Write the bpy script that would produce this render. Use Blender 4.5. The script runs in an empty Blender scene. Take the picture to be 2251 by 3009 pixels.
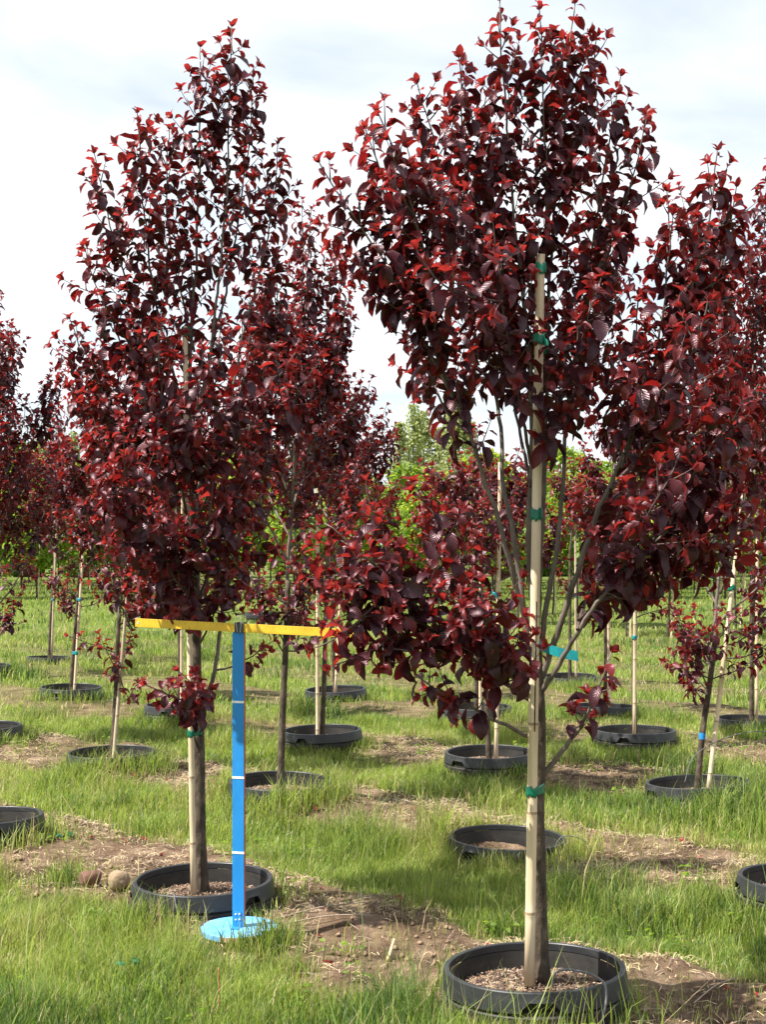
import bpy, bmesh, math, random
import numpy as np
from mathutils import Vector, Matrix

random.seed(7)
rng = np.random.default_rng(11)
scene = bpy.context.scene
COL = scene.collection

# ------------------------------------------------------------------ camera
F, CX, HZ, CAMZ = 4000.0, 1125.5, 1605.0, 1.54      # focal length (px of the 2251x3009 photo), centre, horizon row, eye height
cam = bpy.data.cameras.new('camera')
camo = bpy.data.objects.new('camera', cam)
COL.objects.link(camo)
cam.sensor_fit = 'VERTICAL'
cam.sensor_height = 36.0
cam.lens = F / 3009.0 * 36.0
cam.shift_y = (HZ - 1504.5) / 3009.0
cam.clip_start, cam.clip_end = 0.05, 3000.0
camo.location = (0, 0, CAMZ)
camo.rotation_euler = (math.radians(90), 0, 0)
scene.camera = camo

# ------------------------------------------------------------------ light
SUN_EL = math.radians(56)
TRAVEL = math.radians(22)                # ground heading of the light, from +X towards +Y
sdir = Vector((math.cos(TRAVEL) * math.cos(SUN_EL), math.sin(TRAVEL) * math.cos(SUN_EL), -math.sin(SUN_EL)))
sun = bpy.data.lights.new('sun', 'SUN')
sun.energy = 5.0
sun.angle = math.radians(0.5)
sun.color = (1.0, 0.95, 0.86)
suno = bpy.data.objects.new('sun', sun)
COL.objects.link(suno)
suno.rotation_euler = sdir.to_track_quat('-Z', 'Y').to_euler()
suno.location = (-6, -4, 12)

world = bpy.data.worlds.new('World')
scene.world = world
world.use_nodes = True
wt = world.node_tree
wt.nodes.clear()
def wn(t, **k):
    n = wt.nodes.new(t)
    for a, b in k.items():
        setattr(n, a, b)
    return n
sky = wn('ShaderNodeTexSky', sky_type='NISHITA', sun_disc=False)
sky.sun_elevation = SUN_EL
sky.sun_rotation = math.atan2(-sdir.x, -sdir.y)
sky.air_density, sky.dust_density, sky.ozone_density = 1.0, 1.2, 1.0
tc = wn('ShaderNodeTexCoord')
sep = wn('ShaderNodeSeparateXYZ')
wt.links.new(tc.outputs['Generated'], sep.inputs[0])
def wmath(op, a, b=None):
    n = wn('ShaderNodeMath', operation=op)
    for i, v in enumerate((a, b)):
        if v is None: continue
        if isinstance(v, (int, float)): n.inputs[i].default_value = v
        else: wt.links.new(v, n.inputs[i])
    return n.outputs[0]
zz = wmath('ADD', wmath('MAXIMUM', sep.outputs[2], 0.0), 0.22)
cu = wmath('DIVIDE', sep.outputs[0], zz)
cv = wmath('DIVIDE', sep.outputs[1], zz)
comb = wn('ShaderNodeCombineXYZ')
wt.links.new(cu, comb.inputs[0]); wt.links.new(cv, comb.inputs[1])
noi = wn('ShaderNodeTexNoise')
noi.inputs['Scale'].default_value = 1.35
noi.inputs['Detail'].default_value = 6.0
noi.inputs['Roughness'].default_value = 0.52
noi.inputs['Distortion'].default_value = 0.35
wt.links.new(comb.outputs[0], noi.inputs['Vector'])
ramp = wn('ShaderNodeValToRGB')
ramp.color_ramp.elements[0].position = 0.33
ramp.color_ramp.elements[1].position = 0.56
wt.links.new(noi.outputs[0], ramp.inputs[0])
mix = wn('ShaderNodeMixRGB')
wt.links.new(ramp.outputs[0], mix.inputs[0])
wt.links.new(sky.outputs[0], mix.inputs[1])
mix.inputs[2].default_value = (7.0, 7.1, 7.25, 1)
thin = wn('ShaderNodeMixRGB')                       # a thin veil over the blue parts
thin.inputs[0].default_value = 0.42
wt.links.new(mix.outputs[0], thin.inputs[1])
thin.inputs[2].default_value = (6.4, 6.9, 7.4, 1)
bg = wn('ShaderNodeBackground')
bg.inputs[1].default_value = 0.075
wt.links.new(thin.outputs[0], bg.inputs[0])
out = wn('ShaderNodeOutputWorld')
wt.links.new(bg.outputs[0], out.inputs[0])

vs = scene.view_settings
vs.view_transform, vs.look, vs.gamma, vs.use_curve_mapping = 'Standard', 'None', 1.0, False
vs.exposure = 1.22
scene.cycles.max_bounces = 6
scene.cycles.transparent_max_bounces = 6

# ------------------------------------------------------------------ helpers
DS = 2251 / 1655.0
def at(x, y, Y):
    """pixel (of the 1655-wide view of the photo) + distance -> point"""
    return Vector(((x * DS - CX) * Y / F, Y, CAMZ - (y * DS - HZ) * Y / F))

def new_mat(name):
    m = bpy.data.materials.new(name)
    m.use_nodes = True
    nt = m.node_tree
    nt.nodes.clear()
    o = nt.nodes.new('ShaderNodeOutputMaterial')
    return m, nt, o
def N(nt, t, ins=None, **k):
    n = nt.nodes.new(t)
    for a, b in k.items(): setattr(n, a, b)
    for a, b in (ins or {}).items():
        if hasattr(b, 'is_linked') or b.__class__.__name__.startswith('NodeSocket'): nt.links.new(b, n.inputs[a])
        else: n.inputs[a].default_value = b
    return n
def c4(c): return (c[0], c[1], c[2], 1.0)
def ramp_node(nt, fac, stops):
    r = nt.nodes.new('ShaderNodeValToRGB')
    el = r.color_ramp.elements
    el[0].position, el[0].color = stops[0][0], c4(stops[0][1])
    el[1].position, el[1].color = stops[-1][0], c4(stops[-1][1])
    for p, c in stops[1:-1]:
        e = el.new(p); e.color = c4(c)
    nt.links.new(fac, r.inputs[0])
    return r.outputs[0]
def noise_mat(name, stops, scale=20, rough=0.7, stretch=(1, 1, 1), bump=0.0, bscale=None, spec=0.3, detail=5, rnd=0.0):
    m, nt, o = new_mat(name)
    tcn = N(nt, 'ShaderNodeTexCoord')
    mp = N(nt, 'ShaderNodeMapping', {'Vector': tcn.outputs['Object']})
    mp.inputs['Scale'].default_value = stretch
    no = N(nt, 'ShaderNodeTexNoise', {'Vector': mp.outputs[0], 'Scale': scale, 'Detail': detail, 'Roughness': 0.6})
    col = ramp_node(nt, no.outputs[0], stops)
    p = N(nt, 'ShaderNodeBsdfPrincipled', {'Base Color': col, 'Roughness': rough, 'Specular IOR Level': spec})
    if bump:
        n2 = N(nt, 'ShaderNodeTexNoise', {'Vector': mp.outputs[0], 'Scale': bscale or scale * 2, 'Detail': 4})
        b = N(nt, 'ShaderNodeBump', {'Height': n2.outputs[0], 'Strength': bump, 'Distance': 0.01})
        nt.links.new(b.outputs[0], p.inputs['Normal'])
    nt.links.new(p.outputs[0], o.inputs[0])
    return m

def leaf_mat(name, base, trans, tfac=0.3, rough=0.36, spec=0.55, veins=True):
    m, nt, o = new_mat(name)
    tcn = N(nt, 'ShaderNodeTexCoord')
    no = N(nt, 'ShaderNodeTexNoise', {'Vector': tcn.outputs['Object'], 'Scale': 9.0, 'Detail': 3})
    col = ramp_node(nt, no.outputs[0], [(0.3, [c * 0.65 for c in base]), (0.7, [c * 1.4 for c in base])])
    p = N(nt, 'ShaderNodeBsdfPrincipled', {'Base Color': col, 'Roughness': rough, 'Specular IOR Level': spec})
    if veins:
        p.inputs['Specular Tint'].default_value = (1.0, 0.72, 0.78, 1)
        uv = N(nt, 'ShaderNodeUVMap')
        sp = N(nt, 'ShaderNodeSeparateXYZ', {0: uv.outputs[0]})
        ab = N(nt, 'ShaderNodeMath', {0: sp.outputs[0]}, operation='ABSOLUTE')
        ma = N(nt, 'ShaderNodeMath', {0: ab.outputs[0], 1: -0.5, 2: sp.outputs[1]}, operation='MULTIPLY_ADD')
        wv = N(nt, 'ShaderNodeMath', {0: ma.outputs[0], 1: 56.0}, operation='MULTIPLY')
        sn = N(nt, 'ShaderNodeMath', {0: wv.outputs[0]}, operation='SINE')
        b = N(nt, 'ShaderNodeBump', {'Height': sn.outputs[0], 'Strength': 0.16, 'Distance': 0.004})
        nt.links.new(b.outputs[0], p.inputs['Normal'])
    t = N(nt, 'ShaderNodeBsdfTranslucent', {'Color': c4(trans)})
    mx = N(nt, 'ShaderNodeMixShader', {0: tfac, 1: p.outputs[0], 2: t.outputs[0]})
    nt.links.new(mx.outputs[0], o.inputs[0])
    return m

MAT = {}
PLUM = [leaf_mat('plum_leaf_dark', (0.024, 0.0068, 0.0112), (0.11, 0.007, 0.008), 0.22, 0.40, 0.6),
        leaf_mat('plum_leaf', (0.036, 0.0078, 0.0125), (0.17, 0.009, 0.010), 0.26, 0.40, 0.6),
        leaf_mat('plum_leaf_red', (0.056, 0.009, 0.0125), (0.29, 0.013, 0.012), 0.34, 0.40, 0.6),
        leaf_mat('plum_leaf_young', (0.13, 0.021, 0.024), (0.42, 0.032, 0.026), 0.42)]
GREENLEAF = [leaf_mat('maple_leaf_deep', (0.085, 0.15, 0.02), (0.22, 0.38, 0.03), 0.45, 0.5, 0.3, False),
             leaf_mat('maple_leaf', (0.13, 0.2, 0.025), (0.36, 0.5, 0.04), 0.45, 0.5, 0.3, False),
             leaf_mat('maple_leaf_fresh', (0.18, 0.24, 0.032), (0.46, 0.56, 0.06), 0.48, 0.5, 0.3, False)]
POPLAR = [leaf_mat('poplar_leaf', (0.2, 0.24, 0.075), (0.44, 0.5, 0.15), 0.5, 0.5, 0.3, False),
          leaf_mat('poplar_leaf_pale', (0.27, 0.3, 0.13), (0.52, 0.56, 0.24), 0.5, 0.5, 0.3, False)]
GRASSM = [leaf_mat('grass_green', (0.15, 0.22, 0.042), (0.35, 0.48, 0.06), 0.44, 0.45, 0.35, False),
          leaf_mat('grass_fresh', (0.255, 0.305, 0.072), (0.5, 0.58, 0.11), 0.44, 0.45, 0.35, False),
          leaf_mat('grass_deep', (0.058, 0.108, 0.027), (0.13, 0.23, 0.035), 0.4, 0.45, 0.35, False),
          leaf_mat('grass_dry', (0.36, 0.29, 0.15), (0.42, 0.35, 0.18), 0.3, 0.6, 0.3, False)]
MAT['bark'] = noise_mat('bark', [(0.32, (0.028, 0.020, 0.014)), (0.5, (0.066, 0.049, 0.034)), (0.7, (0.14, 0.108, 0.077))], 26, 0.8, (1, 1, 0.55), 0.6, 60)
MAT['bark_young'] = noise_mat('bark_young', [(0.3, (0.07, 0.052, 0.044)), (0.7, (0.20, 0.165, 0.135))], 30, 0.65, (1, 1, 0.4), 0.3, 80)
MAT['twig'] = noise_mat('twig', [(0.3, (0.05, 0.03, 0.028)), (0.7, (0.12, 0.085, 0.075))], 30, 0.6)
MAT['bamboo'] = noise_mat('bamboo', [(0.25, (0.40, 0.29, 0.17)), (0.45, (0.60, 0.47, 0.31)), (0.75, (0.72, 0.62, 0.46))], 30, 0.45, (1, 1, 0.06), 0.15, 120, 0.4)
MAT['bamboo_old'] = noise_mat('bamboo_old', [(0.25, (0.26, 0.20, 0.13)), (0.5, (0.44, 0.36, 0.25)), (0.75, (0.56, 0.48, 0.36))], 30, 0.55, (1, 1, 0.06), 0.15, 120, 0.3)
MAT['node'] = noise_mat('bamboo_node', [(0.3, (0.22, 0.14, 0.08)), (0.7, (0.42, 0.31, 0.2))], 90, 0.6)
MAT['crack'] = noise_mat('bamboo_split', [(0.3, (0.02, 0.013, 0.008)), (0.7, (0.06, 0.04, 0.02))], 30, 0.9)
MAT['pot'] = noise_mat('pot_plastic', [(0.3, (0.011, 0.0115, 0.0125)), (0.6, (0.022, 0.023, 0.025)), (0.8, (0.05, 0.047, 0.043))], 9, 0.42, (1, 1, 2.5), 0.06, 200, 0.45, 7)
MAT['pot_dusty'] = noise_mat('pot_plastic_dusty', [(0.3, (0.014, 0.0135, 0.013)), (0.6, (0.034, 0.031, 0.028)), (0.85, (0.10, 0.082, 0.062))], 8, 0.6, (1, 1, 2.0), 0.06, 200, 0.35, 7)
MAT['soil_dark'] = noise_mat('potting_soil', [(0.3, (0.05, 0.034, 0.024)), (0.7, (0.14, 0.1, 0.075))], 60, 0.95, (1, 1, 1), 0.8, 120)
CHIPS = [noise_mat('bark_chip_%s' % k, [(0.3, [x * 0.7 for x in c]), (0.7, c)], 40, 0.85) for k, c in
         (('tan', (0.30, 0.205, 0.135)), ('brown', (0.16, 0.098, 0.066)), ('grey', (0.37, 0.30, 0.235)), ('dark', (0.06, 0.04, 0.03)))]
MAT['tape'] = leaf_mat('tie_tape', (0.008, 0.19, 0.115), (0.01, 0.3, 0.18), 0.25, 0.25, 0.5, False)
MAT['tape_cyan'] = leaf_mat('tie_tape_pale', (0.02, 0.27, 0.31), (0.04, 0.42, 0.44), 0.3, 0.25, 0.5, False)
MAT['blue'] = noise_mat('blue_paint', [(0.3, (0.010, 0.175, 0.49)), (0.6, (0.016, 0.215, 0.56)), (0.74, (0.03, 0.25, 0.58)), (0.8, (0.22, 0.36, 0.55))], 22, 0.45, (1, 1, .25), 0.08, 90, 0.4, 8)
MAT['blue_pale'] = noise_mat('blue_paint_pale', [(0.3, (0.10, 0.36, 0.72)), (0.6, (0.15, 0.43, 0.78)), (0.8, (0.3, 0.52, 0.76))], 14, 0.5, (1, 1, 1), 0.1, 60, 0.4)
MAT['wood_edge'] = noise_mat('raw_plywood', [(0.3, (0.34, 0.22, 0.13)), (0.7, (0.55, 0.4, 0.27))], 25, 0.8, (1, 1, 6))
MAT['red_edge'] = noise_mat('red_brown_edge', [(0.3, (0.30, 0.07, 0.035)), (0.7, (0.42, 0.11, 0.06))], 20, 0.7)
MAT['white'] = noise_mat('white_tape', [(0.3, (0.66, 0.68, 0.68)), (0.7, (0.8, 0.8, 0.78))], 30, 0.5)
MAT['metal'] = noise_mat('zinc_bolt', [(0.3, (0.5, 0.52, 0.55)), (0.7, (0.7, 0.72, 0.75))], 60, 0.35)
MAT['black'] = noise_mat('black_steel', [(0.3, (0.008, 0.008, 0.008)), (0.7, (0.02, 0.02, 0.02))], 30, 0.35, spec=0.5)
MAT['rock_red'] = noise_mat('red_brown_stone', [(0.3, (0.08, 0.042, 0.03)), (0.55, (0.16, 0.085, 0.06)), (0.8, (0.27, 0.16, 0.11))], 14, 0.85, (1, 1, 1), 0.7, 45)
MAT['rock_tan'] = noise_mat('tan_stone', [(0.3, (0.20, 0.14, 0.088)), (0.55, (0.29, 0.21, 0.135)), (0.8, (0.37, 0.28, 0.19))], 10, 0.85, (1, 1, 1), 0.5, 50)
MAT['hose'] = noise_mat('black_tubing', [(0.3, (0.07, 0.07, 0.072)), (0.7, (0.15, 0.148, 0.145))], 30, 0.5)
MAT['straw'] = noise_mat('straw', [(0.3, (0.36, 0.27, 0.15)), (0.7, (0.58, 0.47, 0.30))], 50, 0.8)
MAT['straw_grey'] = noise_mat('straw_grey', [(0.3, (0.20, 0.15, 0.11)), (0.7, (0.36, 0.29, 0.22))], 50, 0.85)
MAT['clod'] = noise_mat('soil_clod', [(0.3, (0.15, 0.095, 0.06)), (0.7, (0.31, 0.22, 0.145))], 30, 0.95, (1, 1, 1), 0.5, 80)
MAT['red_petal'] = leaf_mat('fallen_leaf_red', (0.26, 0.02, 0.03), (0.3, 0.03, 0.035), 0.3, 0.45, 0.3, False)

# ruler: yellow paint with fine printed graduations along its length
def ruler_mat():
    m, nt, o = new_mat('ruler_yellow')
    tcn = N(nt, 'ShaderNodeTexCoord')
    sp = N(nt, 'ShaderNodeSeparateXYZ', {0: tcn.outputs['Object']})
    def stripe(period, width, z0, z1):
        a = N(nt, 'ShaderNodeMath', {0: sp.outputs[0], 1: 10.0}, operation='ADD')
        a = N(nt, 'ShaderNodeMath', {0: a.outputs[0], 1: period}, operation='MODULO')
        a = N(nt, 'ShaderNodeMath', {0: a.outputs[0], 1: width}, operation='LESS_THAN')
        b = N(nt, 'ShaderNodeMath', {0: sp.outputs[2], 1: z0}, operation='GREATER_THAN')
        c = N(nt, 'ShaderNodeMath', {0: sp.outputs[2], 1: z1}, operation='LESS_THAN')
        d = N(nt, 'ShaderNodeMath', {0: a.outputs[0], 1: b.outputs[0]}, operation='MULTIPLY')
        return N(nt, 'ShaderNodeMath', {0: d.outputs[0], 1: c.outputs[0]}, operation='MULTIPLY').outputs[0]
    s1 = stripe(0.0254, 0.0016, 0.003, 0.0165)
    s2 = stripe(0.0127, 0.0012, 0.009, 0.0165)
    s3 = stripe(0.01, 0.001, -0.0165, -0.010)
    mxx = N(nt, 'ShaderNodeMath', {0: s1, 1: s2}, operation='MAXIMUM')
    mxx = N(nt, 'ShaderNodeMath', {0: mxx.outputs[0], 1: s3}, operation='MAXIMUM')
    no = N(nt, 'ShaderNodeTexNoise', {'Vector': tcn.outputs['Object'], 'Scale': 18.0, 'Detail': 4})
    yel = ramp_node(nt, no.outputs[0], [(0.3, (0.62, 0.37, 0.022)), (0.7, (0.78, 0.49, 0.03))])
    k = N(nt, 'ShaderNodeMath', {0: mxx.outputs[0], 1: 0.65}, operation='MULTIPLY')
    mc = N(nt, 'ShaderNodeMixRGB', {0: k.outputs[0], 1: yel, 2: c4((0.08, 0.05, 0.01))})
    p = N(nt, 'ShaderNodeBsdfPrincipled', {'Base Color': mc.outputs[0], 'Roughness': 0.45})
    nt.links.new(p.outputs[0], o.inputs[0])
    return m
MAT['ruler'] = ruler_mat()

def link(o, parent=None):
    COL.objects.link(o)
    if parent is not None: o.parent = parent
    return o
def mesh_obj(name, verts, faces, mats, parent=None, smooth=True, midx=None, uv=None, loc=(0, 0, 0)):
    """verts (n,3), faces list or (m,k) array of equal-length faces"""
    me = bpy.data.meshes.new(name)
    me.from_pydata([tuple(v) for v in verts] if not isinstance(verts, np.ndarray) else verts.tolist(), [],
                   faces.tolist() if isinstance(faces, np.ndarray) else faces)
    for m in (mats if isinstance(mats, (list, tuple)) else [mats]): me.materials.append(m)
    if smooth: me.polygons.foreach_set('use_smooth', np.ones(len(me.polygons), bool))
    if midx is not None: me.polygons.foreach_set('material_index', np.asarray(midx, np.int32))
    me.update()
    o = bpy.data.objects.new(name, me)
    o.location = loc
    return link(o, parent)
def tri_mesh(name, verts, tris, mats, midx=None, uv=None, smooth=True):
    """fast builder for big triangle soups"""
    me = bpy.data.meshes.new(name)
    nv, nt_ = len(verts), len(tris)
    me.vertices.add(nv); me.loops.add(nt_ * 3); me.polygons.add(nt_)
    me.vertices.foreach_set('co', np.ascontiguousarray(verts, np.float32).ravel())
    me.loops.foreach_set('vertex_index', np.ascontiguousarray(tris, np.int32).ravel())
    me.polygons.foreach_set('loop_start', np.arange(0, nt_ * 3, 3, dtype=np.int32))
    me.polygons.foreach_set('loop_total', np.full(nt_, 3, np.int32))
    for m in mats: me.materials.append(m)
    if midx is not None: me.polygons.foreach_set('material_index', np.asarray(midx, np.int32))
    if smooth: me.polygons.foreach_set('use_smooth', np.ones(nt_, bool))
    if uv is not None:
        u = me.uv_layers.new(name='UVMap')
        u.data.foreach_set('uv', np.ascontiguousarray(uv[np.asarray(tris).ravel()], np.float32).ravel())
    me.update(calc_edges=True)
    return me
def thing(name, label, cat, loc=(0, 0, 0), group=None, rz=0.0):
    e = bpy.data.objects.new(name, None)
    e.empty_display_size = 0.1
    e.location = loc
    e.rotation_euler = (0, 0, rz)
    e['label'], e['category'] = label, cat
    if group: e['group'] = group
    return link(e)
def tag(o, label=None, cat=None, group=None, kind=None):
    for k, v in (('label', label), ('category', cat), ('group', group), ('kind', kind)):
        if v: o[k] = v
    return o

def smooth_path(pts, step=0.03):
    """Catmull-Rom through the points, resampled about every STEP metres"""
    P = [np.array(p, float) for p in pts]
    if len(P) == 2: 
        n = max(2, int(np.linalg.norm(P[1] - P[0]) / step) + 1)
        return np.array([P[0] + (P[1] - P[0]) * t for t in np.linspace(0, 1, n)])
    P = [2 * P[0] - P[1]] + P + [2 * P[-1] - P[-2]]
    outp = []
    for i in range(1, len(P) - 2):
        a, b, c, d = P[i - 1], P[i], P[i + 1], P[i + 2]
        n = max(2, int(np.linalg.norm(c - b) / step))
        for t in np.linspace(0, 1, n, endpoint=False):
            outp.append(0.5 * ((2 * b) + (c - a) * t + (2 * a - 5 * b + 4 * c - d) * t * t + (3 * b - a - 3 * c + d) * t ** 3))
    outp.append(P[-2])
    return np.array(outp)
def tube(path, radii, sides=8, cap=True, off=0, squash=None):
    path = np.asarray(path, float)
    n = len(path)
    tan = np.gradient(path, axis=0)
    tan /= np.linalg.norm(tan, axis=1)[:, None] + 1e-9
    ref = np.array((1.0, 0.13, 0.07)) if abs(tan[0][2]) > 0.7 else np.array((0.05, 0.1, 1.0))
    V = []
    u = np.cross(tan[0], ref); u /= np.linalg.norm(u)
    for i in range(n):
        u = u - tan[i] * np.dot(u, tan[i]); u /= np.linalg.norm(u) + 1e-9
        w = np.cross(tan[i], u)
        for k in range(sides):
            a = 2 * math.pi * k / sides
            V.append(path[i] + radii[i] * (u * math.cos(a) + w * math.sin(a)))
    Fc = []
    for i in range(n - 1):
        for k in range(sides):
            k2 = (k + 1) % sides
            Fc.append((off + i * sides + k, off + i * sides + k2, off + (i + 1) * sides + k2, off + (i + 1) * sides + k))
    if cap:
        Fc.append(tuple(off + k for k in range(sides))[::-1])
        Fc.append(tuple(off + (n - 1) * sides + k for k in range(sides)))
    return V, Fc
def join_geo(items):
    V, Fc = [], []
    for v, f in items:
        o = len(V)
        V += [tuple(x) for x in v]
        Fc += [tuple(i + o for i in q) for q in f]
    return V, Fc
def box_geo(x0, x1, y0, y1, z0, z1):
    v = [(x, y, z) for z in (z0, z1) for y in (y0, y1) for x in (x0, x1)]
    return v, [(0, 2, 3, 1), (4, 5, 7, 6), (0, 1, 5, 4), (2, 6, 7, 3), (0, 4, 6, 2), (1, 3, 7, 5)]
def bevel_obj(o, w, seg=2):
    m = o.modifiers.new('bevel', 'BEVEL'); m.width = w; m.segments = seg; m.limit_method = 'ANGLE'
    return o

# ------------------------------------------------------------------ where the pots stand
def PX(xsrc, d): return ((xsrc - CX) * d / F, d)
# (x of rim centre in the photo, distance, planted?, label)
POTS = [
    ('A', *PX(1570, 4.45), 'big black nursery pot with notched lip and drip tube around the widest tree'),
    ('B', *PX(596, 5.62), 'black nursery pot directly behind the round base of the blue post'),
    ('C', *PX(-44, 6.94), 'black nursery pot beyond the two stones, with mulch and no stake in view'),
    ('D', *PX(823, 7.97), 'black nursery pot holding the unstaked tree just behind the blue post'),
    ('E', *PX(326, 9.1), 'black nursery pot of the leaning tree behind the left end of the yellow ruler'),
    ('Fp', *PX(945, 10.2), 'black nursery pot of the staked tree behind the right end of the yellow ruler'),
    ('G', *PX(207, 13.3), 'black nursery pot of the thin tree with the bright teal tie low on its stake'),
    ('H', *PX(985, 13.1), 'small far black pot with the bare leaning stake behind the ruler'),
    ('I', *PX(763, 28.0), 'tiny far black pot with a sapling in open grass'),
    ('J', *PX(144, 17.7), 'far black pot in a grass hollow with the thinnest dark trunk'),
    ('L', *PX(-52, 10.4), 'black pot of the tree whose dark crown hangs in beside the thin staked trees'),
    ('M', *PX(524, 11.75), 'black pot half hidden behind the low leaf cluster of the tree at the ruler'),
    ('Np', *PX(1438, 9.1), 'black pot with trunk and stake right behind the tallest bamboo stake'),
    ('O', *PX(1867, 10.2), 'black pot with a thick upright stake tied with pale green tape'),
    ('P', *PX(2050, 7.94), 'black pot of the leaning tree with low red leaf tufts and blue trunk mark'),
    ('Q', *PX(1400, 11.7), 'black pot behind the pot with the pale stake, under hanging dark leaves'),
    ('R', *PX(2210, 11.3), 'low black pot rim in grass behind the leaning tree with red tufts'),
    ('S', *PX(1778, 12.3), 'black pot rim almost lost in grass beside the thick upright stake'),
    ('T', *PX(2385, 5.63), 'black pot at the edge of the soil beyond the dark grass clumps'),
    ('V', *PX(1676, 14.9), 'small far pot with a pale flared trunk below the blue flagging tape'),
    ('W', *PX(-45, 15.8), 'far black pot beside the thin tree with teal tie, tree out of view'),
]
EMPTY_POT = PX(1490, 6.8)
POST_XY = ((516 * DS - CX) * 5.2 / F, 5.2)

# ------------------------------------------------------------------ the field
RN = np.array((0.692, 0.722))            # across the planting rows
ROW0, ROWS = 3.57, 1.83                  # first row's offset and the row spacing
def vnoise(x, y, s, seed):
    """smooth value noise in [0,1]"""
    x = np.asarray(x, float) / s + seed * 17.31; y = np.asarray(y, float) / s - seed * 9.7
    xi, yi = np.floor(x).astype(np.int64), np.floor(y).astype(np.int64)
    fx, fy = x - xi, y - yi
    fx, fy = fx * fx * (3 - 2 * fx), fy * fy * (3 - 2 * fy)
    def h(a, b):
        v = np.sin(a * 127.1 + b * 311.7 + seed * 74.7) * 43758.5453
        return v - np.floor(v)
    return (h(xi, yi) * (1 - fx) + h(xi + 1, yi) * fx) * (1 - fy) + (h(xi, yi + 1) * (1 - fx) + h(xi + 1, yi + 1) * fx) * fy
def strip(x, y):
    """0 in the grass alleys .. 1 on the bare soil of a planting row"""
    r = (np.asarray(x) * RN[0] + np.asarray(y) * RN[1] - ROW0 - 0.22) / ROWS
    d = np.abs(r - np.round(r)) * ROWS
    d = d + (vnoise(x, y, 0.55, 1) - 0.5) * 0.27 + (vnoise(x, y, 0.16, 2) - 0.5) * 0.16
    s = np.clip((0.57 - d) / 0.17, 0, 1)
    far = np.clip((np.asarray(y) - 9.0) / 9.0, 0, 1)          # the far rows are grown over
    s = s * (1 - 0.55 * far)
    beyond = np.clip((np.asarray(y) - 22.0) / 4.0, 0, 1)
    return np.where(r < -0.62, 0, s) * (1 - beyond)
def ground_z(x, y):
    s = strip(x, y)
    near = np.clip((40 - np.asarray(y)) / 20, 0, 1)
    z = 0.045 * s + (vnoise(x, y, 0.8, 3) - 0.5) * 0.05 * near
    z = z + s * ((vnoise(x, y, 0.3, 6) - 0.5) * 0.04 + (vnoise(x, y, 0.13, 4) - 0.5) * 0.035 + (vnoise(x, y, 0.06, 5) - 0.5) * 0.016) * np.clip((14 - np.asarray(y)) / 4, 0, 1)
    for _k, px_, py_, _l in POTS:                             # soil heaped against the pots
        if py_ < 19: z = z + 0.05 * np.exp(-(((np.asarray(x) - px_) ** 2 + (np.asarray(y) - py_) ** 2) / 0.46 ** 2) ** 1.5)
    for px_, py_ in [(p[1], p[2]) for p in POTS] + [EMPTY_POT]:   # dug out inside the pots
        if py_ < 19:
            w = np.exp(-(((np.asarray(x) - px_) ** 2 + (np.asarray(y) - py_) ** 2) / 0.25 ** 2) ** 4)
            z = z * (1 - w) - 0.09 * w
    w = np.exp(-(((np.asarray(x) - POST_XY[0]) ** 2 + (np.asarray(y) - POST_XY[1]) ** 2) / 0.21 ** 2) ** 2)   # levelled under the post's base
    return (z - 0.012) * (1 - w) + 0.058 * w

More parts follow.
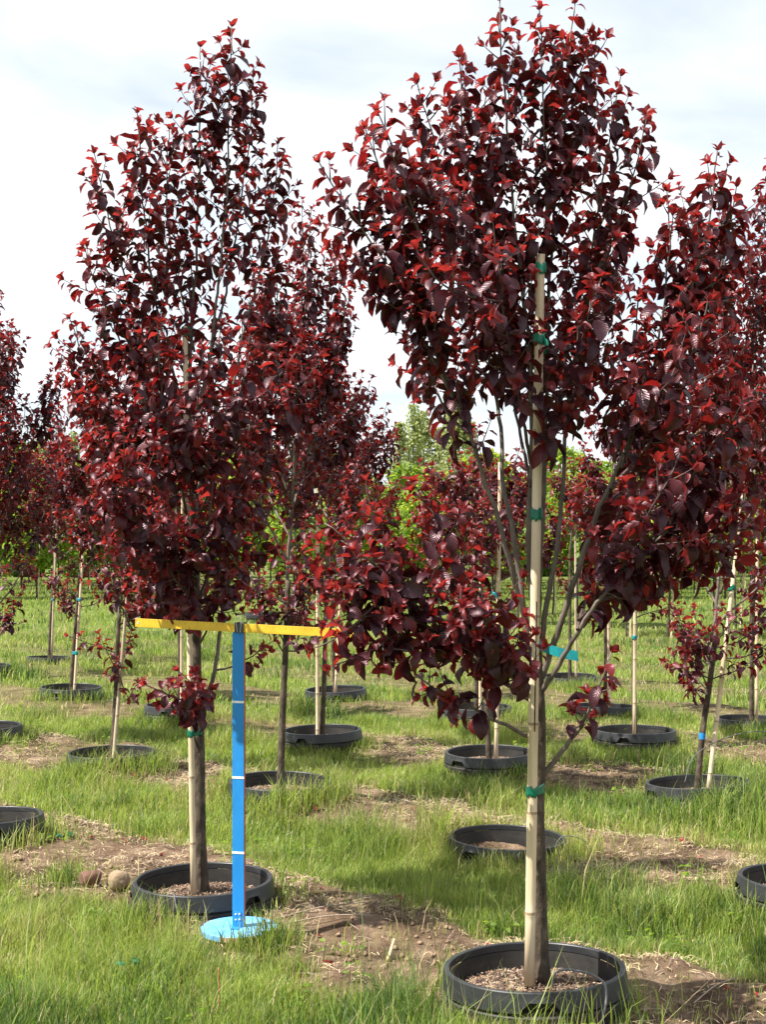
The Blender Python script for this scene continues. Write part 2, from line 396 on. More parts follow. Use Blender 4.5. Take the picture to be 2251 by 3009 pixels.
def grow_lines(a, b, step, far, k):
    L = list(np.arange(a, b, step))
    s, v = step, b
    while v < far:
        L.append(v); s *= k; v += s
    L.append(far)
    return L
xs = grow_lines(0, 4.2, 0.04, 420, 1.13)
xs = np.array([-v for v in xs[:0:-1]] + xs)
ys = np.array([-v for v in grow_lines(0, 0.5, 0.25, 60, 1.3)[:0:-1]] + list(np.arange(0, 2.6, 0.2)) + grow_lines(2.6, 13.5, 0.045, 900, 1.06))
gx, gy = np.meshgrid(xs, ys)
gz = ground_z(gx, gy)
gv = np.stack([gx, gy, gz], -1).reshape(-1, 3)
nx, ny = len(xs), len(ys)
ii = (np.arange(ny - 1)[:, None] * nx + np.arange(nx - 1)[None]).ravel()
gt = np.concatenate([np.stack([ii, ii + 1, ii + nx + 1], -1), np.stack([ii, ii + nx + 1, ii + nx], -1)])
def ground_mat():
    m, nt, o = new_mat('field_ground')
    tcn = N(nt, 'ShaderNodeTexCoord')
    at_ = N(nt, 'ShaderNodeAttribute', attribute_name='bare')
    n1 = N(nt, 'ShaderNodeTexNoise', {'Vector': tcn.outputs['Object'], 'Scale': 5.0, 'Detail': 10, 'Roughness': 0.66})
    n2 = N(nt, 'ShaderNodeTexNoise', {'Vector': tcn.outputs['Object'], 'Scale': 70.0, 'Detail': 5, 'Roughness': 0.7})
    soil = ramp_node(nt, n1.outputs[0], [(0.36, (0.075, 0.047, 0.031)), (0.5, (0.17, 0.113, 0.074)), (0.66, (0.30, 0.215, 0.148))])
    fine = ramp_node(nt, n2.outputs[0], [(0.3, (0.45, 0.42, 0.4)), (0.65, (1.08, 1.08, 1.08))])
    soil2 = N(nt, 'ShaderNodeMixRGB', {0: 0.8, 1: soil, 2: fine}, blend_type='MULTIPLY')
    n3 = N(nt, 'ShaderNodeTexNoise', {'Vector': tcn.outputs['Object'], 'Scale': 1.1, 'Detail': 8, 'Roughness': 0.7})
    turf = ramp_node(nt, n3.outputs[0], [(0.3, (0.07, 0.105, 0.022)), (0.52, (0.115, 0.155, 0.034)), (0.7, (0.18, 0.185, 0.062))])
    turf2 = N(nt, 'ShaderNodeMixRGB', {0: 0.55, 1: turf, 2: fine}, blend_type='MULTIPLY')
    mx = N(nt, 'ShaderNodeMixRGB', {0: at_.outputs['Fac'], 1: turf2.outputs[0], 2: soil2.outputs[0]})
    p = N(nt, 'ShaderNodeBsdfPrincipled', {'Base Color': mx.outputs[0], 'Roughness': 0.95, 'Specular IOR Level': 0.1})
    b = N(nt, 'ShaderNodeBump', {'Height': n2.outputs[0], 'Strength': 0.9, 'Distance': 0.02})
    nt.links.new(b.outputs[0], p.inputs['Normal'])
    nt.links.new(p.outputs[0], o.inputs[0])
    return m
gme = tri_mesh('ground', gv, gt, [ground_mat()])
ga = gme.attributes.new('bare', 'FLOAT', 'POINT')
ga.data.foreach_set('value', np.clip(strip(gv[:, 0], gv[:, 1]), 0, 1).astype(np.float32))
ground = tag(link(bpy.data.objects.new('ground', gme)), kind='structure')
ground['label'] = 'grassy nursery field with bare brown soil along the planting rows'

# ------------------------------------------------------------------ pots
POT = {}
def pot_geo(r=0.30, notch=None, seg=72):
    """lip ring with a cut-out handle, wall inside and outside, and the socket pot's lip below"""
    lip_prof = lambda nt_: [(r - 0.026, -0.02), (r - 0.0245, 0.0015), (r - 0.022, 0.004), (r - 0.009, 0.004), (r - 0.006, 0.0015), (r - 0.003, -0.012), (r + 0.004, -0.058 + nt_), (r - 0.002, -0.061 + nt_), (r - 0.008, -0.057 + nt_)]
    V, Fc = [], []
    n = len(lip_prof(0))
    for k in range(seg):
        a = 2 * math.pi * k / seg
        nt_ = 0.0
        for (a0, w) in notch or []:
            dd = abs((a - a0 + math.pi) % (2 * math.pi) - math.pi)
            if dd < w: nt_ = 0.034
        for rr, z in lip_prof(nt_): V.append((rr * math.cos(a), rr * math.sin(a), z))
    for k in range(seg):
        k2 = (k + 1) % seg
        for i in range(n - 1): Fc.append((k * n + i, k2 * n + i, k2 * n + i + 1, k * n + i + 1))
    return (V, Fc)
def lathe(prof, seg=64):
    V, Fc = [], []
    n = len(prof)
    for k in range(seg):
        a = 2 * math.pi * k / seg
        for rr, z in prof: V.append((rr * math.cos(a), rr * math.sin(a), z))
    for k in range(seg):
        k2 = (k + 1) % seg
        for i in range(n - 1): Fc.append((k * n + i, k2 * n + i, k2 * n + i + 1, k * n + i + 1))
    return V, Fc
RIMZ = 0.165
def mulch_mesh(n, seed):
    r_ = np.random.default_rng(seed)
    V, T, MI = [], [], []
    m = 26
    # the bed
    rings = 7
    for i in range(rings):
        rr = 0.274 * i / (rings - 1)
        for k in range(m):
            a = 2 * math.pi * k / m
            V.append((rr * math.cos(a), rr * math.sin(a), 0.030 * (1 - (i / (rings - 1)) ** 2) + r_.uniform(-.006, .006)))
    for i in range(rings - 1):
        for k in range(m):
            k2 = (k + 1) % m
            a, b, c, d = i * m + k, i * m + k2, (i + 1) * m + k2, (i + 1) * m + k
            T += [(a, c, b), (a, d, c)]; MI += [4, 4]
    bed_n = len(T)
    for _ in range(n):
        rr = 0.27 * math.sqrt(r_.random()); a = r_.uniform(0, 6.283)
        l, w, h = r_.uniform(.005, .024), r_.uniform(.0016, .006), r_.uniform(.001, .0035)
        M = Matrix.Translation((rr * math.cos(a), rr * math.sin(a), 0.030 * (1 - (rr / .274) ** 2) + r_.uniform(.000, .010))) @ \
            Matrix.Rotation(r_.uniform(0, 6.283), 4, 'Z') @ Matrix.Rotation(r_.normal(0, .45), 4, 'Y') @ Matrix.Rotation(r_.normal(0, .4), 4, 'X')
        o = len(V)
        for x, y, z in ((-l/2, -w/2, 0), (l/2, -w/2*.7, 0), (l/2, w/2*.8, 0), (-l/2, w/2, 0), (-l*.4, -w*.4, h), (l*.42, -w*.3, h), (l*.42, w*.4, h), (-l*.42, w*.3, h)):
            V.append(tuple(M @ Vector((x, y, z))))
        q = [(4, 5, 6), (4, 6, 7), (0, 1, 5), (0, 5, 4), (1, 2, 6), (1, 6, 5), (2, 3, 7), (2, 7, 6), (3, 0, 4), (3, 4, 7)]
        T += [tuple(i + o for i in t) for t in q]
        MI += [int(r_.choice(4, p=(.28, .36, .12, .24)))] * len(q)
    return tri_mesh('mulch', np.array(V), np.array(T), CHIPS + [MAT['soil_dark']], MI, smooth=False)
MULCH = [mulch_mesh(2300, s) for s in (1, 2, 3)]
def data_mesh(name, geo, mat):
    me = bpy.data.meshes.new(name)
    me.from_pydata([tuple(v) for v in geo[0]], [], geo[1])
    me.materials.append(mat)
    me.polygons.foreach_set('use_smooth', np.ones(len(me.polygons), bool))
    me.update()
    me.set_sharp_from_angle(angle=math.radians(32))
    return me
R0 = 0.30
rim_mesh = [data_mesh('rim', pot_geo(R0, [(math.radians(a), 0.15), (math.radians(a + 120), 0.15), (math.radians(a + 240), 0.15)]), MAT['pot']) for a in (-92, -40)]
wall_mesh = data_mesh('wall', lathe([(R0 - 0.0262, -0.022), (R0 - 0.029, -0.07), (R0 - 0.036, -0.14), (R0 - 0.040, -0.142), (R0 - 0.034, -0.142), (R0 - 0.018, -0.142), (R0 - 0.010, -0.056)]), MAT['pot_dusty'])
sock_mesh = data_mesh('socket_pot', lathe([(R0 - 0.020, -0.075), (R0 - 0.015, -0.068), (R0 - 0.003, -0.068), (R0 + 0.003, -0.073), (R0 + 0.001, -0.098), (R0 - 0.012, -0.102), (R0 - 0.022, -0.30)]), MAT['pot_dusty'])
def make_pot(key, x, y, label, rimz=RIMZ, tilt=(0, 0), i=0, mulch=True, soil=-0.075):
    t = thing('nursery_pot', label, 'plant pot', (x, y, rimz), 'nursery pots sunk in the rows')
    t.rotation_euler = (tilt[0], tilt[1], 0 if key in 'AB' else random.uniform(0, 6.28))
    link(bpy.data.objects.new('rim', rim_mesh[0 if key == 'A' else (1 if key == 'B' else i % 2)]), t)
    link(bpy.data.objects.new('wall', wall_mesh), t)
    link(bpy.data.objects.new('socket_pot', sock_mesh), t)
    m = link(bpy.data.objects.new('mulch', MULCH[i % 3]), t)
    m.location = (0, 0, soil)
    m['kind'] = 'stuff'
    t.scale = (1 + random.uniform(-.025, .025), 1 + random.uniform(-.025, .025), 1)
    POT[key] = (x, y)
    return t
for i, (k, x, y, lab) in enumerate(POTS):
    low = {'R': 0.11, 'S': 0.10, 'J': 0.10, 'V': 0.12}.get(k, RIMZ)
    make_pot(k, x, y, lab, low, (random.uniform(-.035, .035), random.uniform(-.035, .035)) if k != 'P' else (0.02, 0.05), i, soil=-0.100 if k in 'C' else -0.090)
eu = EMPTY_POT
make_pot('U', eu[0], eu[1], 'empty pot with its rim sunk in tall grass behind the tallest bamboo stake', 0.085, (0.02, -0.01), 2, soil=-0.13)

# ------------------------------------------------------------------ leaves
def leaf_shape(rows, bend, fold, wave, wmax=0.54, seed=0):
    """unit-length leaf along +Y, normal +Z: outline ovate with a drawn-out tip, folded along the midrib, drooping"""
    r_ = random.Random(seed)
    prof = {3: [(0, .05), (.34, 1.0), (.72, .72), (1, 0)], 4: [(0, .05), (.22, .84), (.48, 1.0), (.8, .55), (1, 0)], 6: [(0, .05), (.13, .62), (.32, .98), (.54, .97), (.74, .68), (.9, .26), (1, 0)]}[rows]
    V, UV, T = [], [], []
    for i, (y, w) in enumerate(prof):
        ang = bend * y
        yy = math.sin(ang) / bend if abs(bend) > 1e-3 else y
        zc = -(1 - math.cos(ang)) / bend if abs(bend) > 1e-3 else 0
        hw = w * wmax / 2
        if i == len(prof) - 1:
            V.append((r_.uniform(-.03, .03), yy, zc)); UV.append((0, y))
        else:
            for sx in (-1, 0, 1):
                lift = fold * hw if sx else 0
                lift += wave * r_.uniform(-1, 1) * hw if sx else 0
                nz, ny_ = math.cos(ang), math.sin(ang)
                V.append((sx * hw * math.cos(fold * .6), yy + lift * ny_, zc + lift * nz)); UV.append((sx * w * .5, y))
    n = len(prof) - 1
    for i in range(n - 1):
        a = i * 3; b = a + 3
        T += [(a, a + 1, b + 1), (a, b + 1, b), (a + 1, a + 2, b + 2), (a + 1, b + 2, b + 1)]
    a = (n - 1) * 3; tip = n * 3
    T += [(a, a + 1, tip), (a + 1, a + 2, tip)]
    return np.array(V), np.array(T), np.array(UV)
NEAR_SHAPES = [leaf_shape(6, b, f, .22, w, i) for i, (b, f, w) in enumerate(((.5, .35, .56), (1.0, .55, .52), (1.5, .3, .56), (.8, .8, .5), (1.25, .6, .58), (.3, .5, .5), (1.8, .7, .55)))]
MID_SHAPES = [leaf_shape(4, b, f, .2, w, i) for i, (b, f, w) in enumerate(((.6, .4, .56), (1.2, .6, .54), (.9, .3, .58), (1.6, .6, .54)))]
FAR_SHAPES = [leaf_shape(3, b, f, .2, .66, i) for i, (b, f) in enumerate(((.5, .4), (1.1, .5)))]

def unit(v): return v / (np.linalg.norm(v) + 1e-9)
class Leaves:
    def __init__(s): s.p, s.d, s.n, s.l, s.m, s.v = [], [], [], [], [], []
    def add(s, p, d, n, l, m, v):
        s.p.append(p); s.d.append(d); s.n.append(n); s.l.append(l); s.m.append(m); s.v.append(v)
    def arrays(s):
        P, D, NN = np.array(s.p), np.array(s.d), np.array(s.n)
        D /= np.linalg.norm(D, axis=1)[:, None]
        NN = NN - D * np.sum(NN * D, 1)[:, None]
        NN /= np.linalg.norm(NN, axis=1)[:, None] + 1e-9
        X = np.cross(D, NN)
        return P, X, D, NN, np.array(s.l), np.array(s.m), np.array(s.v)
def soup(arr, sel, shapes, origin):
    P, X, D, NN, L, Mi, Vr = arr
    VV, TT, MM, UU = [], [], [], []
    off = 0
    for k, (sv, st, su) in enumerate(shapes):
        idx = np.nonzero(sel & (Vr % len(shapes) == k))[0]
        if not len(idx): continue
        v = P[idx][:, None] - origin + L[idx][:, None, None] * (sv[None, :, 0:1] * X[idx][:, None] + sv[None, :, 1:2] * D[idx][:, None] + sv[None, :, 2:3] * NN[idx][:, None])
        t = st[None] + (np.arange(len(idx)) * len(sv))[:, None, None] + off
        VV.append(v.reshape(-1, 3)); TT.append(t.reshape(-1, 3))
        MM.append(np.repeat(Mi[idx], len(st))); UU.append(np.tile(su, (len(idx), 1)))
        off += len(idx) * len(sv)
    return np.concatenate(VV), np.concatenate(TT), np.concatenate(MM), np.concatenate(UU)
SHOWN = {}
def leaf_mesh(shapes, k, mats, mi, key):
    kk = (key, k, mi)
    if kk not in SHOWN:
        sv, st, su = shapes[k]
        SHOWN[kk] = tri_mesh('leaf', sv, st, [mats[mi]], None, su)
    return SHOWN[kk]

UP = np.array((0, 0, 1.0))
def perp(ax, ang):
    a = np.cross(ax, (0.31, 0.9, 0.1)); a = unit(a); b = np.cross(ax, a)
    return a * math.cos(ang) + b * math.sin(ang)
def leaves_on(lv, path, size, r_, start=0.0, spacing=0.024, tip=True, young=0.06, redness=0.2):
    """alternate leaves along a shoot; small, red and upright at its tip"""
    seg = np.linalg.norm(np.diff(path, axis=0), axis=1)
    cum = np.concatenate([[0], np.cumsum(seg)]); L = cum[-1]
    s = start * L + r_.uniform(0, spacing); ang = r_.uniform(0, 6.28)
    while s < L:
        i = min(np.searchsorted(cum, s) - 1, len(seg) - 1); i = max(i, 0)
        f = (s - cum[i]) / (seg[i] + 1e-9)
        p = path[i] * (1 - f) + path[i + 1] * f
        ax = unit(path[i + 1] - path[i])
        rest = L - s
        g = min(1.0, 0.42 + rest / 0.16) if tip else 1.0
        ln = size * g * r_.uniform(.6, 1.22)
        pr = perp(ax, ang)
        d = ax * r_.uniform(.15, .6) + pr * r_.uniform(.7, 1.0)
        d[2] -= r_.uniform(.05, 1.0) * g
        nrm = UP * .8 + ax * .5 + r_.normal(0, .42, 3)
        pet = 0.14 * ln
        u = r_.random()
        if tip and rest < young: m = 3 if u < .6 else 2
        elif u < redness: m = 2
        elif u < redness + .45: m = 1
        else: m = 0
        lv.add(p + unit(d) * pet, d, nrm, ln, m, int(r_.integers(0, 1000)))
        ang += 2.4 + r_.normal(0, .25); s += spacing * r_.uniform(.7, 1.3)
    if tip:
        ax = unit(path[-1] - path[-2])
        for k in range(4):
            d = ax * 1.0 + perp(ax, 1.57 * k + r_.uniform(0, 1)) * r_.uniform(.25, .65)
            lv.add(path[-1], d, perp(ax, 1.57 * k) * -1 + r_.normal(0, .2, 3), size * r_.uniform(.38, .6), 3, int(r_.integers(0, 1000)))

class Tree:
    def __init__(s, key, base, label, cat='tree', size=0.078, near=True, seed=1, mats=PLUM, shapes=None, spacing=0.024, latstep=0.075, redness=0.2):
        s.key, s.base, s.label, s.size, s.near = key, np.array(base, float), label, size, near
        s.r = np.random.default_rng(seed)
        s.lv = Leaves(); s.trunk = None; s.limbs = []; s.twigs = []
        s.mats, s.shapes = mats, shapes or (NEAR_SHAPES if near else MID_SHAPES)
        s.spacing, s.latstep, s.redness = spacing, latstep, redness
        s.show = 0
    def add_trunk(s, pts, r0, r1, leafy=None):
        path = smooth_path(pts, 0.04)
        n = len(path)
        rad = np.linspace(r0, r1, n) * (1 + s.r.normal(0, .022, n))
        h = np.linalg.norm(path - path[0], axis=1)
        rad = rad * (1 + .38 * np.exp(-h / .045))                # flare at the foot
        s.trunk = (path, rad)
        if leafy is not None: s.laterals(path, leafy, .16)
    def limb(s, pts, r0=0.011, r1=0.0022, t0=0.35, lat=0.17, main=True, wob=0.010, latstep=None):
        path = smooth_path(pts, 0.03)
        n = len(path)
        w = np.cumsum(s.r.normal(0, 1, (n, 3)), 0); w -= np.linspace(0, 1, n)[:, None] * w[-1]
        path = path + w * wob * .22
        rad = r0 + (r1 - r0) * np.linspace(0, 1, n) ** .8
        (s.limbs if main else s.twigs).append((path, rad))
        s.laterals(path, t0, lat, latstep)
        return path
    def laterals(s, path, t0, lat, latstep=None):
        r_ = s.r
        n = len(path)
        seg = np.linalg.norm(np.diff(path, axis=0), axis=1); cum = np.concatenate([[0], np.cumsum(seg)]); L = cum[-1]
        x = t0 * L
        step = latstep or s.latstep
        ang = r_.uniform(0, 6.28)
        while x < L - .05:
            i = max(min(int(np.searchsorted(cum, x)) - 1, n - 2), 0)
            ax = unit(path[i + 1] - path[i])
            t = x / L
            ln = lat * r_.uniform(.45, 1.2) * min(1.0, .30 + (L - x) / .42)
            a = math.radians(r_.uniform(32, 68))
            d0 = unit(ax * math.cos(a) + perp(ax, ang) * math.sin(a))
            d1 = unit(d0 + UP * r_.uniform(.15, .75))
            q = [path[i], path[i] + d0 * ln * .34, path[i] + d0 * ln * .5 + d1 * ln * .28, path[i] + d0 * ln * .55 + d1 * ln * .55]
            sp_ = np.array(q)
            s.twigs.append((sp_, np.linspace(.0028, .0011, 4)))
            leaves_on(s.lv, sp_, s.size, r_, .12, s.spacing, True, redness=s.redness)
            ang += 2.4 + r_.normal(0, .4); x += step * r_.uniform(.6, 1.4)
        # leaves on the limb's own end
        k = max(0, int(np.searchsorted(cum, max(t0 * L, L - .55))) - 1)
        if n - k > 2: leaves_on(s.lv, path[k:], s.size, r_, 0, s.spacing * 1.15, True, young=.09, redness=s.redness)

TREES = []
# ---- tree A: the wide one by the tallest bamboo stake (all points are pixels + distance)
ya = POT['A'][1]
def pa(l, y0): return [at(x, y, y0 + dz) for x, y, dz in l]
A = Tree('A', (POT['A'][0], ya, RIMZ - .075), 'large purple-leaved tree with wide vase crown, tied to the tallest bamboo stake', seed=21, size=0.079, redness=.12, latstep=.044, spacing=.0185)
A.add_trunk(pa([(1170, 2125, .03), (1166, 1950, .03), (1162, 1750, .03), (1166, 1600, .03), (1163, 1480, .03), (1156, 1380, .03)], ya), .0275, .020)
for pts, r0, t0, lat in [
    ([(1156, 1400, .03), (1146, 1200, .05), (1148, 1000, .05), (1140, 750, .05), (1108, 420, 0), (1086, 160, -.02), (1080, 2, -.03)], .013, .42, .16),
    ([(1158, 1390, .03), (1178, 1000, .10), (1186, 650, .10), (1215, 320, .05), (1243, 8, .05)], .012, .42, .17),
    ([(1186, 640, .1), (1183, 400, .02), (1172, 200, -.02), (1166, 22, -.05)], .006, .1, .14),
    ([(1150, 1385, .03), (1075, 1120, -.05), (1015, 940, -.10), (930, 760, -.15), (845, 580, -.20), (755, 450, -.22), (690, 352, -.25)], .011, .40, .16),
    ([(985, 880, -.12), (900, 660, -.18), (840, 440, -.2), (790, 280, -.2)], .007, .12, .17),
    ([(950, 800, -.13), (915, 560, -.32), (860, 370, -.36), (815, 240, -.36)], .006, .1, .15),
    ([(900, 690, -.15), (810, 600, -.1), (750, 560, -.05), (715, 535, -.05)], .005, .1, .10),
    ([(1140, 1378, .03), (1092, 1060, .06), (1080, 880, .10), (1022, 620, .15), (960, 400, .15), (902, 182, .1)], .011, .45, .17),
    ([(1078, 860, .10), (1045, 560, .0), (1005, 320, -.05), (992, 125, -.1)], .007, .05, .17),
    ([(1165, 1400, .03), (1205, 1090, .10), (1222, 930, .13), (1262, 700, .20), (1292, 470, .2), (1342, 165, .2)], .0105, .45, .16),
    ([(1250, 770, .18), (1310, 560, .1), (1365, 390, .05), (1397, 252, .05)], .006, .08, .14),
    ([(1172, 1465, .03), (1240, 1290, -.05), (1320, 1060, -.1), (1390, 900, -.15), (1470, 700, -.2), (1530, 500, -.2), (1551, 325, -.2)], .012, .44, .17),
    ([(1345, 1010, -.12), (1420, 800, -.2), (1445, 600, -.25), (1442, 415, -.25)], .006, .15, .15),
    ([(1460, 730, -.18), (1545, 600, -.1), (1580, 500, -.1), (1592, 405, -.1)], .006, .05, .15),
    ([(1166, 1500, .03), (1250, 1360, -.12), (1330, 1260, -.2), (1440, 1150, -.28), (1540, 1040, -.3), (1620, 930, -.3)], .010, .38, .19),
    ([(1310, 1280, -.18), (1420, 1230, -.2), (1540, 1180, -.2), (1640, 1120, -.2)], .006, .05, .17),
    ([(1400, 1190, -.24), (1480, 1010, -.1), (1560, 880, -.05), (1590, 760, -.05)], .006, .1, .17),
    ([(1250, 1340, -.1), (1320, 1290, .05), (1400, 1270, .1), (1470, 1230, .1)], .005, .1, .15),
    ([(1330, 1260, -.2), (1380, 1150, -.4), (1430, 1060, -.5), (1470, 980, -.5)], .006, .1, .17),
    ([(1500, 1080, -.29), (1580, 1100, -.4), (1650, 1060, -.45)], .005, .05, .16),
    ([(1168, 1680, .03), (1212, 1628, 0), (1258, 1570, -.05), (1298, 1480, -.1), (1322, 1410, -.12)], .0105, .42, .09),
    ([(1160, 1600, .03), (1080, 1562, -.1), (1000, 1515, -.2), (930, 1480, -.28), (860, 1420, -.3)], .0085, .45, .11),
    ([(1160, 1520, .03), (1060, 1450, -.15), (960, 1370, -.27), (850, 1260, -.38), (760, 1180, -.42), (700, 1130, -.42)], .010, .34, .19),
    ([(990, 1395, -.24), (880, 1340, -.4), (790, 1335, -.45), (705, 1350, -.45)], .006, .1, .16),
    ([(1050, 1445, -.16), (1005, 1270, -.22), (950, 1140, -.26), (895, 1045, -.26)], .007, .15, .19),
    ([(900, 1300, -.34), (830, 1180, -.3), (800, 1100, -.28), (790, 1040, -.28)], .005, .05, .17),
    ([(850, 1260, -.38), (780, 1260, -.5), (720, 1230, -.52), (675, 1180, -.5)], .005, .05, .16),
    ([(960, 1370, -.27), (920, 1410, -.4), (850, 1400, -.45), (790, 1405, -.46)], .005, .1, .15),
    ([(1150, 1510, .03), (1095, 1440, -.25), (1060, 1360, -.42), (1040, 1260, -.5)], .007, .3, .16),
    ([(1085, 1425, -.28), (1120, 1390, -.42), (1150, 1370, -.46)], .004, .2, .09),
    ([(1070, 1400, -.35), (1010, 1330, -.45), (960, 1270, -.48)], .005, .2, .15),
    ([(1148, 1050, .05), (1100, 820, .30), (1050, 620, .45), (1000, 450, .5)], .007, .35, .19),
    ([(1160, 1050, .08), (1225, 820, .35), (1285, 640, .45), (1330, 480, .5)], .007, .35, .19),
    ([(1148, 1000, .04), (1115, 820, -.25), (1085, 650, -.36), (1065, 480, -.4)], .007, .3, .19),
    ([(1165, 980, .1), (1235, 800, -.2), (1275, 680, -.3), (1300, 600, -.32)], .006, .3, .18),
    ([(1155, 1000, .05), (1200, 930, -.15), (1225, 890, -.25)], .004, .3, .10),
    ([(1120, 660, .05), (1060, 480, .1), (1040, 330, .15), (1050, 210, .15)], .006, .1, .17),
    ([(1205, 400, .06), (1260, 250, .1), (1280, 150, .12), (1290, 80, .12)], .005, .05, .13),
    ([(1015, 940, -.1), (960, 880, .05), (920, 780, .15), (880, 650, .2)], .006, .35, .19),
    ([(1320, 1060, -.1), (1400, 960, .1), (1440, 860, .2), (1450, 740, .25)], .006, .2, .18),
    ([(1320, 1060, -.1), (1340, 900, .1), (1370, 780, .15), (1380, 640, .15)], .005, .35, .16),
    ([(1440, 1150, -.28), (1500, 1180, -.15), (1570, 1200, -.1), (1640, 1230, -.1)], .005, .05, .17),
    ([(1440, 1150, -.28), (1520, 980, -.42), (1590, 900, -.5), (1640, 830, -.5)], .005, .1, .17),
    ([(1390, 900, -.15), (1440, 840, -.4), (1500, 760, -.5), (1530, 650, -.5)], .005, .1, .17),
    ([(1470, 700, -.2), (1500, 620, 0), (1500, 520, .1), (1490, 440, .1)], .005, .1, .16),
    ([(1250, 1360, -.12), (1300, 1200, .15), (1350, 1090, .3), (1400, 980, .35)], .006, .3, .18),
    ([(850, 1260, -.38), (770, 1340, -.5), (715, 1380, -.52), (678, 1400, -.52)], .005, .1, .14),
    ([(880, 1340, -.4), (810, 1400, -.5), (750, 1430, -.52), (715, 1440, -.52)], .005, .1, .13),
    ([(1040, 560, 0), (960, 480, -.2), (900, 400, -.3), (880, 320, -.3)], .005, .1, .16),
    ([(1085, 650, -.36), (1000, 640, -.45), (940, 600, -.5), (900, 540, -.5)], .005, .1, .17),
]:
    A.limb(pa(pts, ya), r0, .002, t0, lat, main=r0 >= .0085)
A.show = 300
TREES.append(A)

